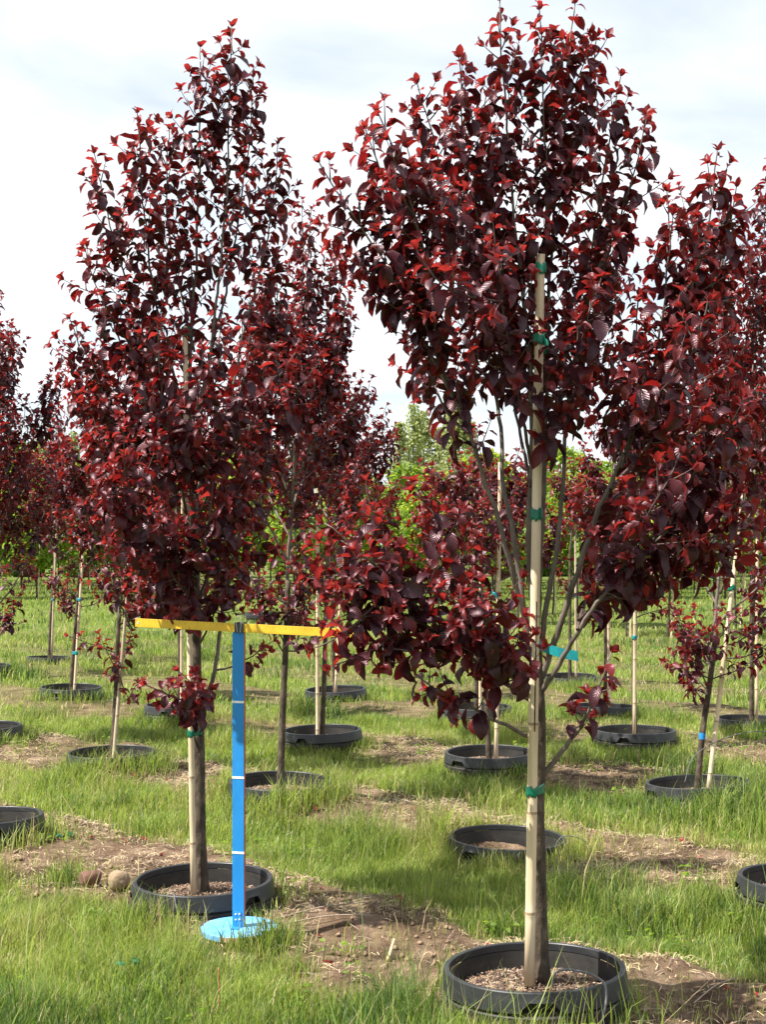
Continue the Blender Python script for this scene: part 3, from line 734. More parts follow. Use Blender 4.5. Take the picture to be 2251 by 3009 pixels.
# ---- tree B: behind the blue post
yb = POT['B'][1]
B = Tree('B', (POT['B'][0], yb, RIMZ - .075), 'tall purple-leaved tree with low leaf cluster, standing behind the yellow ruler', seed=5, size=0.078, redness=.16, latstep=.044, spacing=.0185)
B.add_trunk(pa([(441, 1950, .03), (432, 1820, .03), (430, 1600, .03), (424, 1450, .03), (422, 1300, .03), (418, 1150, .03)], yb), .0265, .017)
for pts, r0, t0, lat in [
    ([(418, 1200, .03), (414, 1000, .05), (420, 800, .05), (430, 520, .03), (431, 300, 0), (432, 102, 0)], .012, .25, .19),
    ([(420, 1000, .05), (445, 780, .02), (462, 640, 0), (482, 420, 0), (491, 220, 0), (500, 58, 0)], .009, .42, .15),
    ([(440, 830, .03), (487, 620, .1), (520, 430, .1), (540, 280, .1), (546, 168, .1)], .007, .40, .15),
    ([(425, 1400, .03), (378, 1200, -.05), (345, 1050, -.1), (300, 850, -.1), (235, 690, -.1), (195, 600, -.1), (180, 532, -.1)], .010, .38, .18),
    ([(315, 900, -.1), (275, 640, -.1), (228, 450, -.1), (203, 332, -.1)], .007, .15, .15),
    ([(415, 960, .05), (350, 680, -.05), (312, 430, -.05), (296, 245, -.05)], .008, .25, .17),
    ([(420, 760, .05), (370, 560, .15), (360, 400, .15), (365, 280, .15)], .006, .2, .17),
    ([(430, 1560, .03), (462, 1450, .05), (482, 1300, .1), (505, 1100, .15), (545, 900, .2), (590, 700, .2), (600, 560, .2)], .010, .50, .18),
    ([(425, 1080, .03), (500, 820, 0), (560, 580, .05), (590, 420, .05), (600, 312, .05)], .009, .45, .16),
    ([(480, 1310, .1), (540, 1090, -.02), (600, 950, -.1), (650, 850, -.15), (690, 775, -.15)], .008, .3, .19),
    ([(422, 1330, .03), (335, 1190, -.1), (265, 1080, -.2), (225, 990, -.2), (200, 900, -.2)], .009, .40, .18),
    ([(330, 1010, -.1), (240, 880, -.05), (180, 780, 0), (150, 690, 0)], .006, .1, .17),
    ([(345, 1050, -.1), (250, 940, .15), (190, 860, .2), (155, 790, .2)], .006, .3, .17),
    ([(418, 1180, .03), (380, 1000, -.3), (350, 850, -.42), (340, 700, -.45)], .007, .3, .19),
    ([(420, 1150, .03), (480, 980, -.3), (520, 850, -.4), (540, 720, -.42)], .007, .3, .19),
    ([(420, 1150, .03), (440, 950, .4), (470, 800, .5), (480, 650, .5)], .007, .3, .19),
    ([(420, 1100, .03), (360, 900, .35), (320, 760, .45), (290, 640, .45)], .007, .3, .19),
    ([(420, 1120, .03), (410, 980, -.35), (430, 860, -.5), (440, 760, -.5)], .006, .3, .18),
    ([(430, 1000, .03), (500, 880, -.15), (580, 830, -.2), (640, 760, -.2)], .006, .3, .18),
    ([(430, 1290, .03), (375, 1180, -.25), (330, 1110, -.3), (290, 1080, -.3)], .006, .35, .16),
    ([(425, 1300, .03), (480, 1150, -.2), (520, 1060, -.3), (560, 1000, -.3)], .006, .35, .18),
    ([(425, 1340, .03), (470, 1200, .25), (520, 1080, .35), (560, 960, .4)], .006, .35, .18),
    ([(422, 1330, .03), (370, 1290, -.12), (330, 1260, -.2), (300, 1200, -.22)], .005, .35, .13),
    ([(430, 1590, .03), (400, 1530, -.15), (355, 1495, -.28), (315, 1480, -.32)], .007, .3, .12),
    ([(415, 1550, -.05), (420, 1510, -.25), (410, 1475, -.35), (385, 1450, -.38)], .005, .3, .10),
    ([(405, 1535, -.12), (440, 1500, -.25), (455, 1490, -.3)], .004, .3, .08),
    ([(425, 1380, .03), (400, 1330, .2), (350, 1290, .3), (320, 1270, .35)], .005, .4, .12),
    ([(462, 1450, .05), (500, 1440, .2), (545, 1415, .25), (590, 1385, .28)], .006, .45, .10),
    ([(418, 1290, .03), (350, 1180, .2), (300, 1120, .3), (260, 1090, .35)], .006, .3, .17),
    ([(425, 1350, .03), (350, 1240, -.1), (300, 1180, -.15), (270, 1130, -.15)], .006, .35, .16),
    ([(422, 1380, .03), (360, 1310, .15), (310, 1280, .2), (270, 1220, .2)], .006, .3, .15),
    ([(424, 1400, .03), (470, 1310, -.1), (500, 1250, -.2), (520, 1180, -.2)], .006, .35, .16),
    ([(422, 1360, .03), (400, 1290, -.25), (370, 1240, -.35), (350, 1180, -.38)], .006, .3, .16),
    ([(424, 1380, .03), (450, 1300, .2), (490, 1260, .3), (530, 1220, .3)], .006, .35, .16),
    ([(418, 1270, .03), (335, 1175, -.35), (262, 1100, -.55), (225, 1015, -.65)], .007, .3, .19),
    ([(350, 1195, -.3), (290, 1190, -.5), (245, 1160, -.62)], .005, .1, .17),
    ([(300, 1130, -.45), (270, 1020, -.6), (265, 930, -.65)], .005, .1, .17),
    ([(420, 1250, .03), (430, 1180, -.3), (450, 1110, -.4), (460, 1040, -.42)], .006, .3, .17),
    ([(482, 1300, .1), (530, 1230, .15), (560, 1170, .2), (580, 1100, .2)], .005, .25, .16),
    ([(420, 1000, .05), (300, 960, -.1), (230, 900, -.15), (180, 850, -.15)], .006, .35, .17),
]:
    B.limb(pa(pts, yb), r0, .002, t0, lat, main=r0 >= .0085)
B.show = 300
TREES.append(B)

# ---- the other plum trees: grown by rule
EXTRA = {
    'P': [[(1528, 1480, 0), (1495, 1400, -.1), (1455, 1330, -.15), (1440, 1300, -.15)], [(1530, 1470, 0), (1590, 1450, -.1), (1640, 1420, -.15), (1670, 1400, -.15)], [(1525, 1520, 0), (1500, 1490, -.12), (1475, 1470, -.15)], [(1535, 1430, 0), (1540, 1370, -.2), (1560, 1310, -.25)], [(1535, 1440, 0), (1510, 1370, .15), (1500, 1310, .2)], [(1540, 1400, 0), (1600, 1330, -.1), (1640, 1290, -.1)]],
    'E': [[(272, 1500, 0), (250, 1450, -.1), (225, 1400, -.15), (213, 1370, -.15)], [(274, 1520, 0), (285, 1490, -.1), (305, 1470, -.12)], [(283, 1360, 0), (255, 1290, -.1), (240, 1220, -.15), (230, 1150, -.15)], [(285, 1350, 0), (310, 1280, -.1), (330, 1220, -.12)], [(284, 1370, 0), (262, 1310, .1), (225, 1260, .15), (205, 1210, .15)], [(286, 1330, 0), (280, 1240, -.2), (270, 1150, -.25)]],
    'D': [[(618, 1400, 0), (590, 1330, -.1), (570, 1260, -.15)], [(618, 1390, 0), (650, 1320, -.1), (680, 1240, -.15)], [(618, 1400, 0), (640, 1340, .1), (660, 1280, .15)], [(618, 1420, 0), (570, 1330, -.1), (545, 1260, -.15), (535, 1180, -.15)], [(618, 1380, 0), (640, 1300, -.1), (700, 1230, -.15), (740, 1150, -.15)], [(618, 1350, 0), (600, 1250, .1), (590, 1150, .12)], [(620, 1330, 0), (650, 1220, -.2), (660, 1120, -.25)]],
}
def grown(key, label, H, R, zb, seed, lean=(0, 0), n=10, low=2, size=.075, spacing=.021, latstep=.060, redness=.19, show=80, trunk=.02, pos=None, mats=PLUM, shapes=None, fork=2, lat=.17):
    x, y = pos or POT[key]
    b = np.array((x, y, RIMZ - .075))
    T = Tree(key, b, label, seed=seed, near=False, size=size, spacing=spacing, latstep=latstep, redness=redness, mats=mats, shapes=shapes)
    r_ = T.r
    def ax(z):
        k = (z / H)
        return np.array((x + lean[0] * k, y + lean[1] * k, 0.09 + z))
    T.add_trunk([ax(-.02), ax(zb * .35) + r_.normal(0, .008, 3), ax(zb * .7), ax(zb)], trunk, trunk * .72)
    T.limb([ax(zb - .03), ax(zb + (H - zb) * .35) + r_.normal(0, .03, 3), ax(zb + (H - zb) * .7) + r_.normal(0, .05, 3), ax(H)], trunk * .55, .002, .18, lat, True)
    ga_ = r_.uniform(0, 6.28)
    for i in range(n):
        f = (i + .5) / n
        zs = zb + (H - zb) * (.0 + .42 * f)
        ze = zb + (H - zb) * (.42 + .55 * f) * r_.uniform(.92, 1.03)
        prof = math.sin(math.pi * min(1, max(.12, .30 + .62 * (ze - zb) / (H - zb)))) ** .8
        rr = R * prof * r_.uniform(.72, 1.1)
        dv = np.array((math.cos(ga_), math.sin(ga_), 0))
        a, e = ax(zs), ax(ze) + dv * rr
        m1 = a + (e - a) * .33 + dv * rr * .16 - UP * .02
        m2 = a + (e - a) * .68 + dv * rr * .12
        p = T.limb([a, m1, m2, e], trunk * .38, .002, .25, lat, True)
        for q in range(fork):
            k = int(len(p) * r_.uniform(.3, .6))
            dv2 = np.array((math.cos(ga_ + r_.normal(0, .9)), math.sin(ga_ + r_.normal(0, .9)), 0))
            ln = (H - zb) * r_.uniform(.16, .3)
            e2 = p[k] + UP * ln + dv2 * R * r_.uniform(.18, .5)
            T.limb([p[k], p[k] + (e2 - p[k]) * .5 + dv2 * .03, e2], .004, .0018, .1, lat * .9, False)
        ga_ += 2.4
    for i in range(low):
        dv = np.array((math.cos(ga_), math.sin(ga_), 0)); ga_ += 2.1
        a = ax(zb * r_.uniform(.62, .95)); rr = R * r_.uniform(.5, .95)
        e = a + dv * rr + UP * r_.uniform(.08, .4)
        T.limb([a, a + dv * rr * .45 + UP * .06, e], .006, .002, .35, lat * .8, False)
    for pts in EXTRA.get(key, []): T.limb(pa(pts, y), .0055, .002, .3, .13, False)
    T.show = show
    TREES.append(T)
    return T
grown('D', 'narrow purple-leaved tree without a stake, behind and right of the blue post', 3.48, .47, 1.25, 31, lean=(.13, 0), n=13, low=4, show=300, trunk=.022)
grown('E', 'leaning purple-leaved tree beside the left end of the yellow ruler', 3.0, .55, 1.0, 32, lean=(.16, 0), n=10, low=4, show=220)
grown('Fp', 'purple-leaved tree staked behind the right end of the yellow ruler', 3.0, .62, 1.35, 33, n=10, low=4, show=200, lean=(.1, 0))
grown('G', 'thin purple-leaved tree with bright teal tie low on its stake', 3.05, .56, 1.15, 34, lean=(.22, 0), n=11, low=5, show=180)
grown('H', 'far purple-leaved tree rising behind the tree at the ruler end', 3.15, .65, 1.35, 35, n=10, show=80, lean=(-.1, 0))
grown('J', 'thinnest far purple-leaved tree standing in a grass hollow', 3.1, .75, 1.2, 36, lean=(.15, 0), n=11, low=4, show=90)
grown('L', 'dark purple-leaved tree whose drooping crown hangs beside the thin staked trees', 3.45, .54, .85, 37, n=13, low=6, show=220, lean=(.1, 0))
grown('M', 'purple-leaved tree mostly hidden behind the tree at the ruler', 2.9, .6, 1.3, 38, n=9, show=40)
grown('Np', 'purple-leaved tree right behind the tallest bamboo stake', 2.25, .62, 1.15, 39, n=9, show=220, lean=(-.1, 0))
grown('O', 'purple-leaved tree on the thick upright stake with pale green tape', 2.55, .6, 1.35, 40, n=9, show=180)
grown('P', 'leaning purple-leaved tree with low red leaf tufts and a blue trunk mark', 3.7, .62, .95, 41, lean=(.42, 0), n=13, low=6, show=300)
grown('Q', 'small purple-leaved tree behind the pale stake with hanging leaves', 2.3, .55, 1.3, 42, n=8, show=60)
grown('R', 'purple-leaved tree behind the leaning tree with red tufts', 3.5, .7, 1.25, 43, n=11, show=150)
grown('S', 'purple-leaved tree hidden behind the thick upright stake', 2.1, .38, 1.3, 44, n=5, show=50)
grown('V', 'far purple-leaved tree with a pale flared trunk under the blue flagging tape', 2.4, .36, 1.45, 45, n=5, show=40)
grown('W', 'far purple-leaved tree beyond the drooping dark crown', 3.1, .7, 1.3, 46, n=9, show=40)

# which leaves the picture shows best: coarse depth buffer over every leaf of the near trees
ARR = [t.lv.arrays() for t in TREES]
CELL = 9.0
pts, own = [], []
for ti, a in enumerate(ARR):
    P, X, D, NN, L, Mi, Vr = a
    for fy, fx in ((.2, 0), (.4, .2), (.4, -.2), (.65, .15), (.65, -.15), (.9, 0)):
        q = P + D * (L * fy)[:, None] + X * (L * fx)[:, None]
        pts.append(q); own.append(np.stack([np.full(len(P), ti), np.arange(len(P))], 1))
pts, own = np.concatenate(pts), np.concatenate(own)
u = (pts[:, 0] * F / pts[:, 1] + CX) / CELL; v = (HZ - (pts[:, 2] - CAMZ) * F / pts[:, 1]) / CELL
ok = (u >= 0) & (u < 2251 / CELL) & (v >= 0) & (v < 3009 / CELL)
cell = v.astype(int) * 1000 + u.astype(int)
order = np.argsort(pts[:, 1])
order = order[ok[order]]
_, first = np.unique(cell[order], return_index=True)
win = own[order[first]]
SEEN = [np.bincount(win[win[:, 0] == ti][:, 1], minlength=len(a[0])) for ti, a in enumerate(ARR)]

n_leaves = 0
def build_tree(T, arr, seen, group, name='purple_leaf_tree'):
    global n_leaves
    root = thing(name, T.label, 'tree', tuple(T.base), group)
    base = T.base
    V, Fc = tube(T.trunk[0] - base, T.trunk[1], 12)
    mesh_obj('trunk', V, Fc, MAT['bark'], root)
    for path, rad in T.limbs:
        V, Fc = tube(path - base, rad, 7)
        mesh_obj('branch', V, Fc, MAT['bark_young'], root)
    if T.twigs:
        V, Fc = join_geo([tube(p - base, r, 5 if T.near else 3, cap=False) for p, r in T.twigs])
        tw = mesh_obj('twigs', V, Fc, MAT['twig'], root); tw['kind'] = 'stuff'
    P, X, D, NN, L, Mi, Vr = arr
    score = seen * (L / P[:, 1]) ** .5 + 1e-3 * L
    pick = np.argsort(-score)[:T.show]
    pick = pick[seen[pick] > 0]
    rest = np.ones(len(P), bool); rest[pick] = False
    VV, TT, MM, UU = soup(arr, rest, T.shapes, base)
    fo = link(bpy.data.objects.new('foliage', tri_mesh('foliage', VV, TT, T.mats, MM, UU)), root)
    fo['kind'] = 'stuff'
    key = 'n' if T.near else 'm'
    for i in pick:
        k = int(Vr[i] % len(T.shapes))
        o = bpy.data.objects.new('leaf', leaf_mesh(T.shapes, k, T.mats, int(Mi[i]), key))
        s = L[i]
        o.matrix_local = Matrix(((X[i][0] * s, D[i][0] * s, NN[i][0] * s, P[i][0] - base[0]), (X[i][1] * s, D[i][1] * s, NN[i][1] * s, P[i][1] - base[1]), (X[i][2] * s, D[i][2] * s, NN[i][2] * s, P[i][2] - base[2]), (0, 0, 0, 1)))
        link(o, root)
    n_leaves += len(P)
    return root
for T, a, sn in zip(TREES, ARR, SEEN):
    build_tree(T, a, sn, 'purple-leaved trees in pots')

# ------------------------------------------------------------------ stakes with their ties
def make_stake(label, p0, p1, r, ties, toward, nodes=.28, old=False, split=False, tail=(), mat=None, pale=()):
    """bamboo pole from p0 to p1; TIES: (height fraction, trunk centre offset) ; TOWARD: trunk position function of z"""
    p0, p1 = np.array(p0, float), np.array(p1, float)
    root = thing('bamboo_stake', label, 'bamboo stake', tuple(p0), 'bamboo stakes tied to the trees')
    L = np.linalg.norm(p1 - p0); d = (p1 - p0) / L
    ss, rr = [], []
    x, nx_ = 0.0, random.uniform(.05, nodes)
    marks = []
    while nx_ < L - .02:
        marks.append(nx_); nx_ += nodes * random.uniform(.8, 1.2)
    pts_ = {0.0: 1.0, L: .86}
    for m in marks:
        for dx, k in ((-.022, 1.0), (-.007, 1.01), (-.003, 1.09), (.002, 1.02), (.006, 1.07), (.012, .985), (.05, .99)):
            if 0 < m + dx < L: pts_[m + dx] = k * (1 - .14 * m / L)
    ks = sorted(pts_)
    path = np.array([d * k for k in ks])
    bow = np.array([math.sin(math.pi * k / L) for k in ks])
    path = path + np.outer(bow, np.array((random.uniform(-.0015, .0015), random.uniform(-.0015, .0015), 0)))
    V, Fc = tube(path, [r * pts_[k] for k in ks], 14)
    mids = [.5 * (ks[i] + ks[i + 1]) for i in range(len(ks) - 1)]
    ring = [1 if any(-.0035 < m - q < .0065 for q in marks) else 0 for m in mids]
    pole = mesh_obj('pole', V, Fc, [MAT['bamboo_old' if old else 'bamboo'], MAT['node']], root, midx=[k for k in ring for _ in range(14)] + [0, 0])
    if split:
        w = r * .12
        q = np.array([d * k + np.array((r * .18, -r * pts_[k] * 1.0 + .0002, 0)) for k in ks if k > split[0] * L and k < split[1] * L])
        q2, f2 = [], []
        for i, c in enumerate(q):
            q2 += [c + (-w, -.0006, 0), c + (w, -.0004, 0), c + (w, .003, 0), c + (-w, .003, 0)]
            if i:
                a, b = (i - 1) * 4, i * 4
                f2 += [(a, a + 1, b + 1, b), (a + 1, a + 2, b + 2, b + 1), (a + 3, a, b, b + 3)]
        mesh_obj('split', q2, f2, MAT['crack'], pole)
    for ti, z in enumerate(ties):
        c = p0 + (p1 - p0) * ((z - p0[2]) / (p1[2] - p0[2]))
        tr = toward(z)
        off = np.array((tr[0] - c[0], tr[1] - c[1]))
        dist = np.linalg.norm(off); off = off / (dist + 1e-9)
        r2 = tr[2]
        dist = min(dist, r + r2 + .004)
        rng_ = random.Random(int(z * 1000))
        h = rng_.uniform(.028, .036)
        prof = []
        n = 28
        for k in range(n):                                      # convex wrap of the two round sections
            a = 2 * math.pi * k / n
            dv = np.array((math.cos(a), math.sin(a)))
            s1 = r; s2 = dist * np.dot(dv, off) + r2
            sup = dv * 0
            if s1 >= s2: q = dv * (r * 1.06 + .0022)
            else: q = off * dist + dv * (r2 * 1.06 + .0022)
            prof.append(q)
        V, Fc = [], []
        lv_ = 4
        for j in range(lv_ + 1):
            for k in range(n):
                wz = h * (j / lv_ - .5) + .004 * math.sin(k * .9 + z * 30) + .003 * math.sin(k * 2.1 + j)
                sw = 1 + .02 * math.sin(j * 3.1 + k * 1.3)
                V.append((c[0] - p0[0] + prof[k][0] * sw, c[1] - p0[1] + prof[k][1] * sw, c[2] - p0[2] + wz))
        for j in range(lv_):
            for k in range(n):
                k2 = (k + 1) % n
                Fc.append((j * n + k, j * n + k2, (j + 1) * n + k2, (j + 1) * n + k))
        tm = MAT['tape_cyan'] if ti in pale else MAT['tape']
        tb = mesh_obj('tie_band', V, Fc, tm, root)
        so = tb.modifiers.new('thick', 'SOLIDIFY'); so.thickness = .0012
        if ti in tail:                                          # loose end hanging off the knot
            q = c - p0 + np.array((r * .7, -r * .9, 0))
            V, Fc = [], []
            for j in range(7):
                t = j / 6
                cc = q + np.array((.012 * t + .006 * math.sin(t * 5), -.012 * math.sin(t * 3.1), -.05 * t))
                ww = .008 * (1 - .25 * t)
                V += [cc + (-ww, .004 * math.sin(t * 7), 0), cc + (ww, -.004, 0)]
                if j: Fc.append((2 * j - 2, 2 * j - 1, 2 * j + 1, 2 * j))
            te = mesh_obj('tie_end', V, Fc, tm, root)
            so = te.modifiers.new('thick', 'SOLIDIFY'); so.thickness = .001
    return root
def follow(T):
    paths = [T.trunk] + T.limbs[:1]
    allp = np.concatenate([p for p, _ in paths]); allr = np.concatenate([r for _, r in paths])
    def f(z):
        i = np.argmin(np.abs(allp[:, 2] - z)); return (allp[i][0], allp[i][1], allr[i])
    return f
TD = {t.key: t for t in TREES}
def zat(y, d): return CAMZ - (y * DS - HZ) * d / F
make_stake('tallest thick bamboo stake with a dark split, tied to the wide tree with green tape', at(1144, 2128, ya - .03), at(1168, 550, ya - .03), .0172,
           [zat(1706, ya), zat(1112, ya), zat(736, ya), zat(585, ya)], follow(A), .36, split=(.28, .62), tail=(2,))
make_stake('slim bamboo stake tied with green tape to the tree behind the yellow ruler', at(418, 1948, yb - .02), at(399, 705, yb - .02), .0125,
           [zat(1583, yb), zat(1238, yb), zat(718, yb)], follow(B), .33)
STK = {  # key: (dx at foot, dx at top, dy, top z, ties, label, pale)
    'E': (.018, .20, -.035, 2.2, (1.25,), 'leaning bamboo stake crossing the left end of the yellow ruler', ()),
    'Fp': (-.03, -.025, -.035, 2.3, (1.28,), 'bamboo stake seen just past the right end of the yellow ruler', ()),
    'G': (.04, .19, -.04, 2.5, (.50, 1.02), 'leaning bamboo stake of the thin tree, wrapped by a bright teal tie', (0, 1)),
    'H': (.0, .10, -.05, 2.0, (1.3,), 'far leaning bamboo stake standing in the small pot behind the ruler', (0,)),
    'J': (.035, .12, -.04, 2.2, (.85,), 'far bamboo stake beside the thinnest dark trunk', (0,)),
    'L': (.04, .1, -.04, 2.4, (1.2,), 'bamboo stake inside the drooping dark crown', ()),
    'M': (.03, .04, -.04, 2.2, (1.2,), 'bamboo stake hidden behind the tree at the ruler', ()),
    'Np': (.042, .07, -.035, 2.1, (1.22,), 'pale bamboo stake right behind the tallest stake', (0,)),
    'O': (-.012, -.004, -.04, 2.4, (.86, 1.18), 'thick upright bamboo stake with pale green tape', (0, 1)),
    'P': (.055, .33, -.02, 2.4, (1.3,), 'slim orange-tan bamboo stake leaning with the red-tufted tree', ()),
    'Q': (.03, .04, -.04, 2.0, (1.2,), 'bamboo stake in the pot behind the pale stake', ()),
    'R': (.03, .04, -.04, 2.4, (1.2,), 'bamboo stake behind the leaning tree with red tufts', ()),
    'S': (.03, .03, -.04, 2.1, (1.1,), 'bamboo stake hidden behind the thick upright stake', ()),
    'V': (.06, .05, -.04, 2.2, (1.0,), 'far bamboo stake under the blue flagging tape', (0,)),
    'W': (.04, .1, -.04, 2.4, (1.0,), 'far bamboo stake beyond the drooping dark crown', ()),
}
for k, (dx0, dx1, dy, zt, ties, lab, pale) in STK.items():
    x, y = POT[k]
    make_stake(lab, (x + dx0, y + dy, .08), (x + dx1, y + dy, zt), random.uniform(.0125, .0145), ties, follow(TD[k]), .3, old=k in 'EJWV', pale=pale)

# blue mark sprayed round the leaning trunk, flagging tape on the wide tree
f = follow(TD['P']); zc = zat(1590, POT['P'][1]); c = f(zc)
V, Fc = tube([(c[0], c[1], zc - .018), (c[0] + .004, c[1], zc + .018)], [c[2] * 1.04] * 2, 12, cap=False)
mk = mesh_obj('paint_mark', V, Fc, MAT['blue'], None)
for o in bpy.data.objects:
    if o.get('label') == TD['P'].label:
        mk.parent = o; mk.location = -Vector(TD['P'].base)
V, Fc = [], []
a, b = at(1160, 1393, ya - .02), at(1248, 1418, ya - .06)
for j in range(9):
    t = j / 8
    cc = a.lerp(b, t) + Vector((0, .008 * math.sin(t * 9), -.004 * math.sin(t * 3.14)))
    V += [cc + Vector((0, .004 * math.sin(t * 12), .0165)), cc + Vector((.004, 0, -.0165))]
    if j: Fc.append((2 * j - 2, 2 * j - 1, 2 * j + 1, 2 * j))
fl = mesh_obj('flagging_tape', V, Fc, MAT['tape_cyan'], smooth=False)
fl.modifiers.new('thick', 'SOLIDIFY').thickness = .0008
tag(fl, 'strip of turquoise flagging tape sticking out from the tallest bamboo stake', 'tape')

# ------------------------------------------------------------------ measuring post and ruler
py = 5.2
ppx = at(516, 2003, py)
gz0 = 0.064
RZ = math.radians(-14)
pole = thing('measuring_post', 'blue measuring post with white foot marks on a round base', 'measuring post', (ppx.x, py, gz0), None, RZ)
V, Fc = lathe([(0, .0005), (.143, .0005), (.145, .003), (.145, .021), (.1425, .024), (0, .024)], 72)
bd = mesh_obj('base_disc', V, Fc, [MAT['blue_pale'], MAT['wood_edge']], pole)
for p in bd.data.polygons:
    p.use_smooth = False
    ang = math.atan2(p.center.y, p.center.x)
    if abs(p.normal.z) < .3 and -1.75 < ang < -.25: p.material_index = 1
topz = CAMZ - (1366 * DS - HZ) * py / F - gz0
bw = .0237
V, Fc = box_geo(-bw, bw, -.010, .008, .0245, topz)
bo = bevel_obj(mesh_obj('board', V, Fc, [MAT['blue'], MAT['red_edge']], pole, smooth=False), .0012)
for p in bo.data.polygons:
    if p.normal.x > .5: p.material_index = 1
for yy in (1516, 1679, 1841):
    z = CAMZ - (yy * DS - HZ) * py / F - gz0
    V, Fc = box_geo(-bw - .0006, bw + .0006, -.0112, -.0095, z - .0042, z + .0042)
    mesh_obj('foot_mark', V, Fc, MAT['white'], pole, smooth=False)
V, Fc = join_geo([box_geo(-.015, .0135, -.0135, -.0104, .0268, .083), box_geo(-.015, .0135, -.052, -.0104, .0242, .0266)])
br = bevel_obj(mesh_obj('bracket', V, Fc, MAT['blue'], pole, smooth=False), .0006)
for bx_, bz in ((-.008, .052), (-.008, .073), (.007, .054), (.007, .075)):
    V, Fc = lathe([(0, 0), (.0036, 0), (.0036, .0012), (.0022, .0030), (0, .0034)], 12)
    V = [(x + bx_, -.0137 - z, y + bz) for x, y, z in V]
    mesh_obj('bolt', V, Fc, MAT['metal'], br)
# yellow ruler held by a black binder clip
rl = .914
mid = at(520, 1356, py)
rul = thing('yardstick', 'yellow wooden yardstick clipped level across the top of the blue post', 'ruler', tuple(mid), None, 0)
rul.rotation_euler = (0, math.radians(1.9), RZ)
V, Fc = box_geo(-rl * .47, rl * .53, -.016, -.0108, -.0165, .0165)
rb = bevel_obj(mesh_obj('stick', V, Fc, MAT['ruler'], rul, smooth=False), .0008)
V, Fc = lathe([(.0045, 0), (.0045, .0008), (.0022, .0008), (.0022, 0)], 16)
V = [(x - rl * .455, -.0162 - z, y) for x, y, z in V]
mesh_obj('eyelet', V, Fc, MAT['metal'], rul)
clip = thing('binder_clip', 'black binder clip holding the yellow yardstick to the post', 'binder clip', tuple(mid), None, RZ)
V, Fc = [], []
prof = [(-.0225, -.0175), (-.0185, .017), (-.016, .0195), (.009, .0195), (.011, .017), (.0125, -.0175)]
for x in (-.018, .018):
    V += [(x, y, z) for y, z in prof]
n = len(prof)
Fc = [(i, i + 1, n + i + 1, n + i) for i in range(n - 1)]
cb = mesh_obj('jaw', V, Fc, MAT['black'], clip, smooth=False); cb.modifiers.new('thick', 'SOLIDIFY').thickness = .0012
for sy in (-1, 1):
    y0 = -.022 if sy < 0 else .012
    q = [(-.006, y0 - .002, -.016), (-.009, y0 + sy * .002, .012), (-.008, y0 + sy * .008, .040), (0, y0 + sy * .010, .047), (.008, y0 + sy * .008, .040), (.009, y0 + sy * .002, .012), (.006, y0 - .002, -.016)]
    V, Fc = tube(smooth_path(q, .004), [.0009] * len(smooth_path(q, .004)), 6)
    mesh_obj('wire_handle', V, Fc, MAT['metal'], clip)

# ------------------------------------------------------------------ stones, tubing, scraps
def stone(label, c, rx, ry, rz_, mat, seed, yaw, cut=.78):
    bm = bmesh.new(); bmesh.ops.create_icosphere(bm, subdivisions=3, radius=1)
    r_ = random.Random(seed)
    dirs = [Vector((r_.gauss(0, 1), r_.gauss(0, 1), r_.gauss(0, 1))).normalized() for _ in range(9)]
    for v in bm.verts:
        d = v.co.normalized()
        k = 1.0
        for q in dirs:
            t = d.dot(q)
            if t > cut: k = min(k, (cut + .08) / t)
        k += .03 * math.sin(d.x * 7 + seed) * math.cos(d.y * 6) 
        v.co = Vector((d.x * rx * k, d.y * ry * k, d.z * rz_ * k))
    me = bpy.data.meshes.new('stone'); bm.to_mesh(me); bm.free(); me.materials.append(mat)
    me.polygons.foreach_set('use_smooth', np.ones(len(me.polygons), bool))
    o = link(bpy.data.objects.new('stone', me)); o.location = c; o.rotation_euler = (0, 0.1, yaw)
    return tag(o, label, 'stone')
def onground(xD, yD, dz=0.0):
    d = 1.52 * F / (yD * DS - HZ)
    for _ in range(4):
        x = (xD * DS - CX) * d / F
        z = float(ground_z(np.array([x]), np.array([d]))[0])
        d = (CAMZ - z) * F / (yD * DS - HZ)
    return Vector(((xD * DS - CX) * d / F, d, z + dz))
g1, g2 = onground(195, 1922), onground(256, 1922)
stone('angular reddish brown stone lying beside the smooth tan stone', g1 + Vector((0, .0, .046)), .062, .05, .05, MAT['rock_red'], 3, .4, .6)
stone('smooth rounded tan stone next to the pot behind the blue post', g2 + Vector((0, .0, .040)), .052, .046, .046, MAT['rock_tan'], 8, 1.2)

def wire(name, label, cat, pts_, r, mat, parent=None):
    p = smooth_path(pts_, .012)
    V, Fc = tube(p, [r] * len(p), 7)
    o = mesh_obj(name, V, Fc, mat, parent)
    return tag(o, label, cat) if label else o
ax_, ay_ = POT['A']
wire('drip_tube', 'thin black drip tube looping over the lip of the wide tree pot', 'tube',
     [(ax_ + .052, ay_ - .05, .08), (ax_ + .056, ay_ - .06, .15), (ax_ + .07, ay_ - .07, .174), (ax_ + .11, ay_ - .09, .183), (ax_ + .16, ay_ - .14, .186), (ax_ + .186, ay_ - .20, .186), (ax_ + .193, ay_ - .246, .180), (ax_ + .190, ay_ - .275, .14), (ax_ + .165, ay_ - .30, .07), (ax_ + .13, ay_ - .32, .0)], .0042, MAT['hose'])
bx0, by0 = POT['B']
wire('drip_tube', 'thin black drip tube over the pot lip beside the round blue base', 'tube',
     [(bx0 - .09, by0 - .14, .09), (bx0 - .085, by0 - .2, .14), (bx0 - .08, by0 - .268, .176), (bx0 - .06, by0 - .31, .12), (bx0 - .035, by0 - .325, .05), (bx0 - .02, by0 - .335, .0)], .0032, MAT['hose'])
w0 = onground(1655, 1560); 
